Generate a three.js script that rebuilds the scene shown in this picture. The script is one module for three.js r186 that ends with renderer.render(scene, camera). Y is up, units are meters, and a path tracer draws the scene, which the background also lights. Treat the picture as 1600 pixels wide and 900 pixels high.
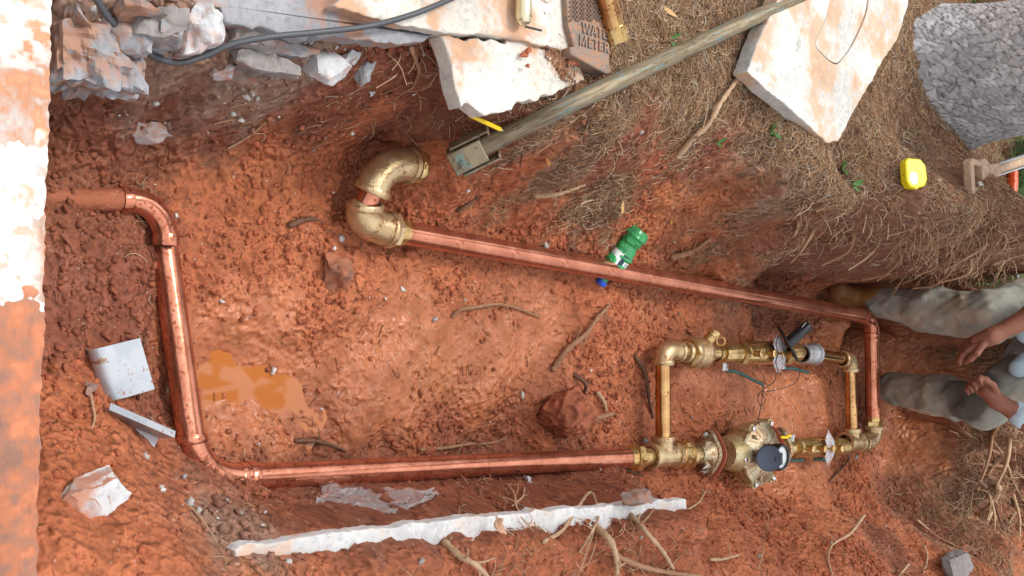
import * as THREE from 'three';
import { mergeGeometries, mergeVertices, toCreasedNormals } from 'three/addons/utils/BufferGeometryUtils.js';
import { MarchingCubes } from 'three/addons/objects/MarchingCubes.js';
import { RoundedBoxGeometry } from 'three/addons/geometries/RoundedBoxGeometry.js';
import { TextGeometry } from 'three/addons/geometries/TextGeometry.js';
import { FontLoader } from 'three/addons/loaders/FontLoader.js';

// ---------------------------------------------------------------- camera, sky, sun, exposure
// The photograph was taken with the camera turned on its side: picture-right is up/away, picture-top is the viewer's left (-x).
const scene = new THREE.Scene(), T0 = Date.now(), log = (m) => console.log(m, ((Date.now() - T0) / 1000).toFixed(1));
const CAM_H = 1.65, PITCH = 46 * Math.PI / 180, FOC = 1604;          // focal length in photo pixels (1600 x 900)
const camera = new THREE.PerspectiveCamera(2 * Math.atan(450 / FOC) * 180 / Math.PI, 16 / 9, 0.05, 400);
camera.up.set(-1, 0, 0);
camera.position.set(0, CAM_H, 0);
camera.lookAt(0, CAM_H - Math.sin(PITCH), -Math.cos(PITCH));
scene.add(camera);

const SUN = new THREE.Vector3(-0.34, 0.90, -0.27).normalize();
{ // bright overcast sky: smooth gradient, brighter overhead, soft broad glow round the veiled sun
  const W = 256, H = 128, d = new Float32Array(W * H * 4);
  for (let j = 0; j < H; j++) for (let i = 0; i < W; i++) {
    const th = (j + 0.5) / H * Math.PI, ph = (i + 0.5) / W * 2 * Math.PI - Math.PI;
    const y = -Math.cos(th), r = Math.sin(th), x = r * Math.cos(ph), z = r * Math.sin(ph);
    const e = Math.max(y, 0), s = Math.max(0, x * SUN.x + y * SUN.y + z * SUN.z);
    let L = y < 0 ? 0.22 : 0.32 + 0.36 * e; L += y < 0 ? 0 : 0.85 * Math.pow(s, 9);
    const k = (j * W + i) * 4; d[k] = L * 0.97; d[k + 1] = L * 1.0; d[k + 2] = L * 1.05; d[k + 3] = 1;
  }
  const t = new THREE.DataTexture(d, W, H, THREE.RGBAFormat, THREE.FloatType);
  t.mapping = THREE.EquirectangularReflectionMapping; t.magFilter = THREE.LinearFilter; t.minFilter = THREE.LinearFilter; t.needsUpdate = true;
  scene.background = t; scene.environment = t;
}
const sun = new THREE.DirectionalLight(new THREE.Color(1, 0.965, 0.91), 1.35);
sun.position.copy(SUN).multiplyScalar(12).add(new THREE.Vector3(0, 0, -2.4));
sun.target.position.set(0, -0.3, -2.4);
sun.castShadow = true; sun.shadow.radius = 26; sun.shadow.mapSize.set(2048, 2048);
Object.assign(sun.shadow.camera, { left: -5, right: 5, top: 5, bottom: -5, near: 0.5, far: 30 });
scene.add(sun, sun.target);
const renderer = new THREE.WebGLRenderer({ antialias: true });
renderer.toneMapping = THREE.LinearToneMapping;
renderer.toneMappingExposure = 2.2;
renderer.shadowMap.enabled = true;

// ---------------------------------------------------------------- small tools
const V = (x, y, z) => new THREE.Vector3(x, y, z);
const sP = Math.sin(PITCH), cP = Math.cos(PITCH);
const ray = (u, v) => { const a = (u - 800) / FOC, b = (v - 450) / FOC; return V(b, -sP + cP * a, -cP - sP * a); };
const P = (u, v, y = 0) => { const d = ray(u, v), t = (y - CAM_H) / d.y; return V(d.x * t, y, d.z * t); };       // pixel on a level plane
const PZ = (u, v, z) => { const d = ray(u, v), t = z / d.z; return V(d.x * t, CAM_H + d.y * t, z); };          // pixel on an upright plane
const pxm = (p) => FOC / (-(sP * (p.y - CAM_H)) - cP * p.z);                                                      // photo pixels per metre at p
function RNG(s) { let a = s >>> 0; return () => { a = (a + 0x6D2B79F5) | 0; let t = Math.imul(a ^ (a >>> 15), 1 | a); t = (t + Math.imul(t ^ (t >>> 7), 61 | t)) ^ t; return ((t ^ (t >>> 14)) >>> 0) / 4294967296; }; }
const h3 = (i, j, k) => { let h = Math.imul(i, 374761393) ^ Math.imul(j, 668265263) ^ Math.imul(k, 2147483647 - 1640531527); h = Math.imul(h ^ (h >>> 13), 1274126177); return ((h ^ (h >>> 16)) >>> 0) / 4294967296; };
const sm = (t) => t * t * (3 - 2 * t), cl = (x, a = 0, b = 1) => x < a ? a : x > b ? b : x, lerp = (a, b, t) => a + (b - a) * t, step = (a, b, x) => sm(cl((x - a) / (b - a)));
function n3(x, y, z) { // value noise -1..1
  const i = Math.floor(x), j = Math.floor(y), k = Math.floor(z), a = sm(x - i), b = sm(y - j), c = sm(z - k);
  return 2 * lerp(lerp(lerp(h3(i, j, k), h3(i + 1, j, k), a), lerp(h3(i, j + 1, k), h3(i + 1, j + 1, k), a), b),
    lerp(lerp(h3(i, j, k + 1), h3(i + 1, j, k + 1), a), lerp(h3(i, j + 1, k + 1), h3(i + 1, j + 1, k + 1), a), b), c) - 1;
}
const n2 = (x, y) => n3(x, y, 7.31);
function n2q(x, y, s = 0) { const i = Math.floor(x), j = Math.floor(y), a = sm(x - i), b = sm(y - j); return 2 * lerp(lerp(h3(i, j, s), h3(i + 1, j, s), a), lerp(h3(i, j + 1, s), h3(i + 1, j + 1, s), a), b) - 1; }
const fbm2 = (x, y, o = 4, s = 0) => { let v = 0, a = 0.5; for (let i = 0; i < o; i++) { v += a * n2q(x, y, s + i); a *= 0.5; x = x * 2.03 + 3.1; y = y * 2.03 + 1.7; } return v; };
const fbm3 = (x, y, z, o = 4) => { let v = 0, a = 0.5; for (let i = 0; i < o; i++) { v += a * n3(x, y, z); a *= 0.5; x = x * 2.03 + 3.1; y = y * 2.03 + 1.7; z = z * 2.03 + 5.3; } return v; };
function cell(x, y, s = 0) { // Worley: nearest and second distance, id of the nearest
  const i = Math.floor(x), j = Math.floor(y); let a = 9, b = 9, id = 0;
  for (let q = -1; q < 2; q++) for (let p = -1; p < 2; p++) {
    const cx = i + p + h3(i + p, j + q, s + 11), cy = j + q + h3(i + p, j + q, s + 23), d = (cx - x) ** 2 + (cy - y) ** 2;
    if (d < a) { b = a; a = d; id = h3(i + p, j + q, s + 37); } else if (d < b) b = d;
  }
  return [Math.sqrt(a), Math.sqrt(b), id];
}
const C = (r, g, b) => new THREE.Color().setRGB(r, g, b);
const enc = (c) => 255 * cl(c <= 0.0031308 ? 12.92 * c : 1.055 * Math.pow(c, 1 / 2.4) - 0.055);

function tex(w, h, fn, srgb, rep) { // fn(i/w, j/h, x, y) -> [r,g,b] linear (srgb) or raw 0..1
  const d = new Uint8Array(w * h * 4);
  for (let j = 0; j < h; j++) for (let i = 0; i < w; i++) {
    const c = fn(i / w, j / h), k = (j * w + i) * 4;
    if (typeof c === 'number') d[k] = d[k + 1] = d[k + 2] = 255 * cl(c);
    else for (let q = 0; q < 3; q++) d[k + q] = srgb ? enc(c[q]) : 255 * cl(c[q]);
    d[k + 3] = 255;
  }
  const t = new THREE.DataTexture(d, w, h, THREE.RGBAFormat);
  t.wrapS = t.wrapT = THREE.RepeatWrapping; t.magFilter = THREE.LinearFilter; t.minFilter = THREE.LinearMipmapLinearFilter; t.generateMipmaps = true;
  if (srgb) t.colorSpace = THREE.SRGBColorSpace;
  if (rep) t.repeat.set(rep, rep);
  t.needsUpdate = true; return t;
}
// tileable noise: periodic value noise
const pn = (x, y, p, s) => { const i = Math.floor(x), j = Math.floor(y), a = sm(x - i), b = sm(y - j), m = (q) => ((q % p) + p) % p; return lerp(lerp(h3(m(i), m(j), s), h3(m(i + 1), m(j), s), a), lerp(h3(m(i), m(j + 1), s), h3(m(i + 1), m(j + 1), s), a), b); };
const pf = (x, y, p, o, s) => { let v = 0, a = 0.5, t = 0; for (let i = 0; i < o; i++) { v += a * pn(x * p, y * p, p, s + i); t += a; a *= 0.55; p *= 2; } return v / t; };

// ---------------------------------------------------------------- object tools
const used = {};
const numbered = (n) => { used[n] = (used[n] ?? -1) + 1; return used[n] ? n + '_' + String(used[n]).padStart(3, '0') : n; };
const shade = (o) => { o.traverse((m) => { if (m.isMesh) { m.castShadow = m.receiveShadow = true; } }); return o; };
function thing(name, label, category, pos, group) { const o = new THREE.Group(); o.name = numbered(name); if (pos) o.position.copy(pos); o.userData = { label, category }; if (group) o.userData.group = group; scene.add(o); return o; }
function part(parent, name, geo, mat, label) { // geo in world coordinates
  const m = new THREE.Mesh(geo, mat); m.name = name; m.castShadow = m.receiveShadow = true; if (label) m.userData.label = label;
  parent.updateWorldMatrix(true, false); geo.applyMatrix4(parent.matrixWorld.clone().invert()); parent.add(m); return m;
}
function solo(name, label, category, geo, mat, group) { // a thing that is one mesh; origin set to its base
  geo.computeBoundingBox(); const b = geo.boundingBox, c = V((b.min.x + b.max.x) / 2, b.min.y, (b.min.z + b.max.z) / 2);
  geo.translate(-c.x, -c.y, -c.z);
  const m = new THREE.Mesh(geo, mat); m.name = numbered(name); m.position.copy(c); m.castShadow = m.receiveShadow = true; m.userData = { label, category }; if (group) m.userData.group = group; scene.add(m); return m;
}
function struct(name, geo, mat, kind = 'structure', label) { const m = new THREE.Mesh(geo, mat); m.name = numbered(name); m.castShadow = m.receiveShadow = true; m.userData = { kind }; if (label) m.userData.label = label; scene.add(m); return m; }
function boxUV(g, off = 0) { // uv in metres from the dominant axis of each face's normal
  if (g.index) g = g.toNonIndexed(); if (!g.attributes.normal) g.computeVertexNormals();
  const p = g.attributes.position, uv = new Float32Array(p.count * 2), a = V(), b = V(), c = V(), n = V();
  for (let i = 0; i < p.count; i += 3) {
    a.fromBufferAttribute(p, i); b.fromBufferAttribute(p, i + 1); c.fromBufferAttribute(p, i + 2); n.copy(b).sub(a).cross(c.clone().sub(a));
    const ax = Math.abs(n.x), ay = Math.abs(n.y), az = Math.abs(n.z);
    [a, b, c].forEach((q, k) => { const w = ay >= ax && ay >= az ? [q.x, q.z] : ax >= az ? [q.z, q.y] : [q.x, q.y]; uv[(i + k) * 2] = w[0] + off; uv[(i + k) * 2 + 1] = w[1] + off * 0.7; });
  }
  g.setAttribute('uv', new THREE.BufferAttribute(uv, 2)); return g;
}
const mg = (gs) => mergeGeometries(gs.map((g) => { const q = g.index ? g.toNonIndexed() : g.clone(); for (const k of Object.keys(q.attributes)) if (!['position', 'normal', 'uv'].includes(k)) q.deleteAttribute(k); if (!q.attributes.uv) q.setAttribute('uv', new THREE.BufferAttribute(new Float32Array(q.attributes.position.count * 2), 2)); return q; }));
const axisQ = (d, from = V(0, 1, 0)) => new THREE.Quaternion().setFromUnitVectors(from, d.clone().normalize());
function turned(prof, A, dir, seg = 40, smooth = false) { // lathe round an axis: prof = [metres along, radius]
  const g = new THREE.LatheGeometry(prof.map(([t, r]) => new THREE.Vector2(Math.max(r, 1e-5), t)), seg);
  { const R = Math.max(...prof.map((q) => q[1])), uv = g.attributes.uv, pp = g.attributes.position; for (let i = 0; i < uv.count; i++) uv.setXY(i, uv.getX(i) * 6.28 * R, pp.getY(i) + A.x * 3.7 + Math.hypot(pp.getX(i), pp.getZ(i))); }
  g.applyQuaternion(axisQ(dir)); g.translate(A.x, A.y, A.z);
  if (smooth) return g;
  return seg < 12 ? toCreasedNormals(g, 0.5) : toCreasedNormals(g, 0.7);
}
function rod(A, B, r0, r1 = r0, seg = 18, cap = true) { const L = A.distanceTo(B); return turned(cap ? [[0, 0], [0, r0], [L, r1], [L, 0]] : [[0, r0], [L, r1]], A, B.clone().sub(A), seg, !cap); }
function tube(pts, r, seg = 24, rad = 8, tension = 0.5) { // round tube through points; r number or function(t)
  const c = new THREE.CatmullRomCurve3(pts, false, 'centripetal', tension), g = new THREE.TubeGeometry(c, seg, 1, rad), p = g.attributes.position;
  for (let i = 0; i <= seg; i++) { const t = i / seg, q = c.getPointAt(t), R = typeof r === 'function' ? r(t) : r; for (let k = 0; k <= rad; k++) { const n = i * (rad + 1) + k; p.setXYZ(n, q.x + (p.getX(n) - q.x) * R, q.y + (p.getY(n) - q.y) * R, q.z + (p.getZ(n) - q.z) * R); } }
  const ends = [0, seg].map((i) => { const s = new THREE.SphereGeometry(typeof r === 'function' ? r(i / seg) : r, 6, 4), q = c.getPointAt(i / seg); s.translate(q.x, q.y, q.z); return s; });
  return mg([g, ...ends]);
}
function bend(A, Cn, B, r, n = 20) { // elbow of round section from A to B round the corner Cn
  const c = new THREE.QuadraticBezierCurve3(A, Cn, B), g = new THREE.TubeGeometry(c, n, r, 22), uv = g.attributes.uv, L = c.getLength(); for (let i = 0; i < uv.count; i++) uv.setXY(i, uv.getY(i) * 6.28 * r, uv.getX(i) * L + A.z); return g;
}
const lerpV = (a, b, t) => a.clone().lerp(b, t);
// ---------------------------------------------------------------- terrain: heights from survey points (photo pixel, height, soil type)
// types: c crumbly clay, m smooth wet mud, b moist brown clay with bank shade darkened into its colour, h pine-straw litter, g grey gritty soil, G turf
const lift = (y) => y < -0.4 && y > -0.52 ? -0.4 + (y + 0.4) * 0.55 : y === -0.6 ? -0.49 : y;
const SURVEY = `
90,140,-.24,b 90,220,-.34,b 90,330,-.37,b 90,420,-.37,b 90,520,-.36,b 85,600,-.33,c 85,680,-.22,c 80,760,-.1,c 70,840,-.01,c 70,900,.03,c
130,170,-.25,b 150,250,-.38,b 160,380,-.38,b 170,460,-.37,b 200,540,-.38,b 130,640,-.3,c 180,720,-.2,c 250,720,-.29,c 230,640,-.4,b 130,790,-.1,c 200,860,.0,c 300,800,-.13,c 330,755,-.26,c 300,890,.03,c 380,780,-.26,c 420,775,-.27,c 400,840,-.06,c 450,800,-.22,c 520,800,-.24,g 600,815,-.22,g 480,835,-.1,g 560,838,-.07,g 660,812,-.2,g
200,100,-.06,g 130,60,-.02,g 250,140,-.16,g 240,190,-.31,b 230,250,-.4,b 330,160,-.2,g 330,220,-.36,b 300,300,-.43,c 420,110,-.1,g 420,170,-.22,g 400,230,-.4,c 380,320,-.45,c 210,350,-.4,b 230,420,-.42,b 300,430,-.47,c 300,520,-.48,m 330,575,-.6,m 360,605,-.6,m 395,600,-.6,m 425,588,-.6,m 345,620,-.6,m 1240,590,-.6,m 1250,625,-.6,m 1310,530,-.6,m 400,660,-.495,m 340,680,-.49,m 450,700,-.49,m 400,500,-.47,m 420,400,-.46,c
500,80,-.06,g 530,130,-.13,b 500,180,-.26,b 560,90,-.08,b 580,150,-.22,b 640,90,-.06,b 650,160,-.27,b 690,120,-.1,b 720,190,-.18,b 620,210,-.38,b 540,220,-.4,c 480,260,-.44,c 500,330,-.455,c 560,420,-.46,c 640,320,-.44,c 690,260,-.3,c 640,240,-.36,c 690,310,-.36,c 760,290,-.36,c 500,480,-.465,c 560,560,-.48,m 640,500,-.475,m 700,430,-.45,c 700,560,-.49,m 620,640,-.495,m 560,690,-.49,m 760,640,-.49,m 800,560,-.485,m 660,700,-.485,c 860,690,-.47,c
760,180,-.08,h 760,225,-.17,b 800,260,-.24,c 840,220,-.08,h 880,280,-.2,h 830,320,-.34,c 800,370,-.42,c 880,370,-.4,c 930,320,-.3,h 950,250,-.1,b 950,200,-.01,h 1000,205,-.015,b 1020,260,-.13,c 1010,330,-.29,c 1000,390,-.41,c 900,450,-.46,c 860,500,-.47,m 960,480,-.46,c 940,560,-.47,c 1080,470,-.475,c 1010,560,-.475,c 960,680,-.46,c
1100,190,-.005,h 1110,240,-.08,b 1100,310,-.23,c 1090,370,-.34,c 1100,430,-.45,c 1200,230,.0,h 1200,300,-.04,b 1190,350,-.2,c 1190,410,-.36,c 1180,450,-.46,m 1260,320,.0,h  1270,440,-.42,c 1340,370,.0,h   1420,390,.0,h   1480,420,.0,h  1540,420,.02,h 1555,435,-.03,h
1100,580,-.49,m 1180,530,-.49,m 1100,650,-.48,c 1200,630,-.5,m 1280,600,-.51,m 1290,660,-.5,m 1230,700,-.5,m 1330,500,-.5,m 1350,640,-.5,b 1400,520,-.49,m 1400,560,-.49,m 
1140,770,-.42,c 1060,750,-.42,c 980,750,-.43,c 880,760,-.44,b 780,775,-.42,b 700,775,-.42,b 1200,760,-.46,m 1280,740,-.47,m 1350,730,-.47,c 1400,700,-.46,m 1440,690,-.42,m 1460,720,-.38,m 1420,640,-.46,m 1500,690,-.3,b 1510,740,-.3,b 1450,770,-.4,b 1380,780,-.43,b 1330,790,-.38,c 1250,800,-.33,c 1180,810,-.34,c 1130,810,-.24,c 1150,860,-.12,c 1220,860,-.16,c 1300,850,-.15,c 1370,840,-.25,b 1430,830,-.3,b 1490,800,-.25,b 1450,870,-.12,c 1380,890,-.07,c 1300,900,-.06,c 1480,855,-.14,h 1530,830,-.1,h 1530,760,-.15,h 1545,700,-.14,h 1570,760,-.02,h 1570,840,.0,c 1590,700,.01,h 1540,880,.02,c 1100,880,-.02,c 1090,830,-.03,c
760,-60,.0,g 600,-60,.0,g 400,-80,.0,g 200,-80,.0,g 900,-60,.0,h 1000,60,.0,h 1100,60,.0,h 1060,140,.005,h 1200,-60,.0,h 1300,100,.0,h 1430,100,.0,h 1400,250,.0,h 1300,260,.0,h 1500,300,.01,h 1560,330,.02,h 1570,380,.02,h 1520,360,.01,h 1600,300,.0,G 1600,420,.0,G 1640,360,.0,G 1700,200,.0,G 1560,-40,.0,G 1700,500,.0,G 1700,700,.0,h 1650,850,.0,c 1600,950,.0,c
1000,960,.02,c 800,960,.02,c 600,960,.02,c 400,980,.03,c 200,980,.04,c 1200,960,.0,c 1400,960,-.02,c 700,880,.012,c 800,860,.012,c 900,850,.01,c 1000,850,.01,c 500,900,.015,c 600,900,.012,c 1050,870,.0,c
`.trim().split(/\s+/).map((q) => { const [u, v, y, t] = q.split(','); return [...P(+u, +v, lift(+y)).toArray(), t]; });
// break lines: [[u, v, y] ...], type, sampled every 4 cm
function line(t, str) { const p = str.trim().split(/\s+/).map((q) => { const [u, v, y] = q.split(',').map(Number); return P(u, v, lift(y)); }); for (let i = 0; i < p.length - 1; i++) { const n = Math.ceil(p[i].distanceTo(p[i + 1]) / 0.045); for (let k = 0; k < n; k++) { const q = p[i].clone().lerp(p[i + 1], k / n); SURVEY.push([q.x, q.y, q.z, t]); } } }
line('h', '1225,296,.0 1262,318,.0 1300,345,.0 1340,368,.0 1380,390,.0 1430,408,.0 1480,424,.0 1520,432,.01 1552,438,.0 1575,470,.0 1588,520,.0 1592,600,.0 1592,650,.0');
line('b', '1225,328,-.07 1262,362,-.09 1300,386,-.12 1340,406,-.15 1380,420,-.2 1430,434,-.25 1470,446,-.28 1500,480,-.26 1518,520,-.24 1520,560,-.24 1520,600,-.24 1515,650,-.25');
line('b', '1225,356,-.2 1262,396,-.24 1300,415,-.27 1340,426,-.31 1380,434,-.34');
line('m', '1300,440,-.46 1345,442,-.48 1395,450,-.49 1412,490,-.49 1408,560,-.49 1408,610,-.49 1404,650,-.48');
for (const [x, z, y, t] of [[-2.5, -1, 0, 'g'], [2.5, -1, 0, 'c'], [-3, -3, 0, 'h'], [3, -3, 0, 'c'], [0, -7, 0, 'G'], [-3, -6, 0, 'G'], [3, -6, 0, 'G'], [-.7, .4, -.1, 'g'], [.2, .4, -.3, 'c'], [.9, .4, 0, 'c'], [0, -.42, -.36, 'c'], [.25, -.45, -.36, 'c'], [-.2, -.45, -.36, 'c'], [.62, -.4, 0, 'c']]) SURVEY.push([x, y, z, t]);
// the bank under the concrete strip on the right: undercut face just behind its edge
const EDGE = [[385, 866], [470, 852], [560, 840], [660, 826], [760, 812], [860, 804], [960, 796], [1040, 789], [1090, 785]];
const EDGE2 = []; for (let i = 0; i < EDGE.length - 1; i++) for (let k = 0; k < 5; k++) EDGE2.push([lerp(EDGE[i][0], EDGE[i + 1][0], k / 5), lerp(EDGE[i][1], EDGE[i + 1][1], k / 5)]);
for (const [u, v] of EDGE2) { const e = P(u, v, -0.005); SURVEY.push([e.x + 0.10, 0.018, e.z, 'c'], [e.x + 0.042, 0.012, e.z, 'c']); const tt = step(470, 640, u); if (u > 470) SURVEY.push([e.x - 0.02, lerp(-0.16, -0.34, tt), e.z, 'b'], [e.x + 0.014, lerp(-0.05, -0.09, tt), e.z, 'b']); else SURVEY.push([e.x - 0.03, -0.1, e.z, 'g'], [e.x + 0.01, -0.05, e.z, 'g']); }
const TYPES = 'cmbhgG';
const rbf = (() => {
  const n = SURVEY.length, c2 = 0.0009, A = [], b = [];
  const phi = (dx, dz) => Math.sqrt(dx * dx + dz * dz + c2);
  for (let i = 0; i < n; i++) { A.push(new Float64Array(n + 1)); for (let j = 0; j < n; j++) A[i][j] = phi(SURVEY[i][0] - SURVEY[j][0], SURVEY[i][2] - SURVEY[j][2]); A[i][i] += -0.004; A[i][n] = SURVEY[i][1]; }
  for (let i = 0; i < n; i++) { // gauss elimination
    let m = i; for (let r = i + 1; r < n; r++) if (Math.abs(A[r][i]) > Math.abs(A[m][i])) m = r; [A[i], A[m]] = [A[m], A[i]];
    for (let r = i + 1; r < n; r++) { const f = A[r][i] / A[i][i]; if (f) for (let k = i; k <= n; k++) A[r][k] -= f * A[i][k]; }
  }
  const w = new Float64Array(n); for (let i = n - 1; i >= 0; i--) { let s = A[i][n]; for (let k = i + 1; k < n; k++) s -= A[i][k] * w[k]; w[i] = s / A[i][i]; }
  return (x, z) => { let s = 0; for (let i = 0; i < n; i++) s += w[i] * phi(x - SURVEY[i][0], z - SURVEY[i][2]); return s; };
})();
const X0 = -1.45, X1 = 1.45, Z0 = -5.3, Z1 = -0.3, ST = 0.0075;
const NX = Math.round((X1 - X0) / ST) + 1, NZ = Math.round((Z1 - Z0) / ST) + 1;
// coarse grids: base height and soil type weights
const CS = 0.018, CX = Math.round((X1 - X0) / CS) + 2, CZ = Math.round((Z1 - Z0) / CS) + 2;
const baseG = new Float32Array(CX * CZ), typeG = TYPES.split('').map(() => new Float32Array(CX * CZ));
for (let j = 0; j < CZ; j++) for (let i = 0; i < CX; i++) {
  const x = X0 + i * CS, z = Z0 + j * CS, k = j * CX + i;
  baseG[k] = rbf(x, z);
  let s = 0; const w = new Float64Array(6);
  for (const q of SURVEY) { const d = (x - q[0]) ** 2 + (z - q[2]) ** 2 + 0.0012, v = 1 / (d * d); w[TYPES.indexOf(q[3])] += v; s += v; }
  for (let t = 0; t < 6; t++) typeG[t][k] = w[t] / s;
}
const bil = (g, x, z) => { const a = cl((x - X0) / CS, 0, CX - 1.001), b = cl((z - Z0) / CS, 0, CZ - 1.001), i = a | 0, j = b | 0, p = a - i, q = b - j, k = j * CX + i; return lerp(lerp(g[k], g[k + 1], p), lerp(g[k + CX], g[k + CX + 1], p), q); };
const soil = (x, z) => { const wx = x + 0.035 * fbm2(x * 14, z * 14, 2, 91) + 0.02 * n2q(x * 55, z * 55, 5), wz = z + 0.035 * fbm2(x * 14 + 9, z * 14, 2, 77) + 0.02 * n2q(x * 55, z * 55, 8); return typeG.map((g) => bil(g, wx, wz)); };
const fade = (x, z) => Math.min(step(0, 0.35, x - X0), step(0, 0.35, X1 - x), step(0, 0.4, z - Z0));
const baseH = (x, z) => bil(baseG, x, z);
function relief(x, y, z, w) { // clods, ruts and grain, by soil type
  const [c, m, b, h, g, G] = w;
  const rough = 0.88 * c + 0.8 * b + 0.75 * h + 1.1 * g + 0.3 * G + 0.16 * m;
  let d = 0.02 * fbm3(x * 7, y * 7, z * 7, 3) + rough * 0.012 * fbm3(x * 26, y * 26, z * 26, 2);
  const [f1] = cell(x * 30 + y * 9, z * 30 + y * 21, 3), [g1, g2] = cell(x * 62 + y * 30, z * 62 - y * 30, 4), msk = step(-0.15, 0.25, fbm2(x * 5, z * 5, 2, 30));
  d += rough * msk * 0.016 * Math.sqrt(cl(1 - f1 * 1.25)) * (0.5 + n3(x * 20, y * 20, z * 20)) + rough * 0.009 * Math.sqrt(cl(1 - g1 * 1.2)) * (0.3 + msk);
  { const q1 = Math.abs(n3(x * 34, y * 34, z * 34)), q2 = Math.abs(n3(x * 71 + 3, y * 71, z * 71)), q3 = n3(x * 48, y * 48 + 9, z * 48); d += rough * (0.011 * (0.45 - q1) * (0.6 + q3) + 0.006 * (0.4 - q2)) * (0.7 + 0.6 * (b + h)); }
  d += rough * 0.03 * msk * (Math.abs(fbm3(x * 11 + 5, y * 11, z * 11, 2)) - 0.15);
  // smooth trowelled mud: long smears and foot scuffs
  d += m * (0.011 * fbm3(x * 9 + z * 4, y * 4, z * 5 - x * 3, 2) - 0.006 * Math.pow(cl(1 - Math.abs(fbm2(x * 13, z * 8, 3, 44)) * 5), 2) + 0.0035 * fbm2(x * 45, z * 45, 2, 12));
  return d;
}
const posG = new Float32Array(NX * NZ * 3), hG = new Float32Array(NX * NZ);
for (let j = 0; j < NZ; j++) for (let i = 0; i < NX; i++) {
  const x = X0 + i * ST, z = Z0 + j * ST, k = j * NX + i, e = 0.02;
  const y = baseH(x, z), nx = (baseH(x - e, z) - baseH(x + e, z)) / (2 * e), nz = (baseH(x, z - e) - baseH(x, z + e)) / (2 * e), L = Math.hypot(nx, 1, nz), f = fade(x, z);
  const d = relief(x, y, z, soil(x, z)) * f - 0.006;
  posG[k * 3] = x + d * nx / L * 0.8; posG[k * 3 + 1] = y * f + d / L; posG[k * 3 + 2] = z + d * nz / L * 0.8; hG[k] = posG[k * 3 + 1];
}
const H = (x, z) => { if (x <= X0 || x >= X1 || z <= Z0 || z >= Z1) return 0; const a = (x - X0) / ST, b = (z - Z0) / ST, i = Math.min(a | 0, NX - 2), j = Math.min(b | 0, NZ - 2), p = a - i, q = b - j, k = j * NX + i; return lerp(lerp(hG[k], hG[k + 1], p), lerp(hG[k + NX], hG[k + NX + 1], p), q); };
const G = (u, v, lift = 0) => { const d = ray(u, v); let t = 1.2; for (; t < 12; t += 0.006) { if (CAM_H + d.y * t <= H(d.x * t, d.z * t)) break; } return V(d.x * t, H(d.x * t, d.z * t) + lift, d.z * t); }; // pixel on the ground
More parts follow.
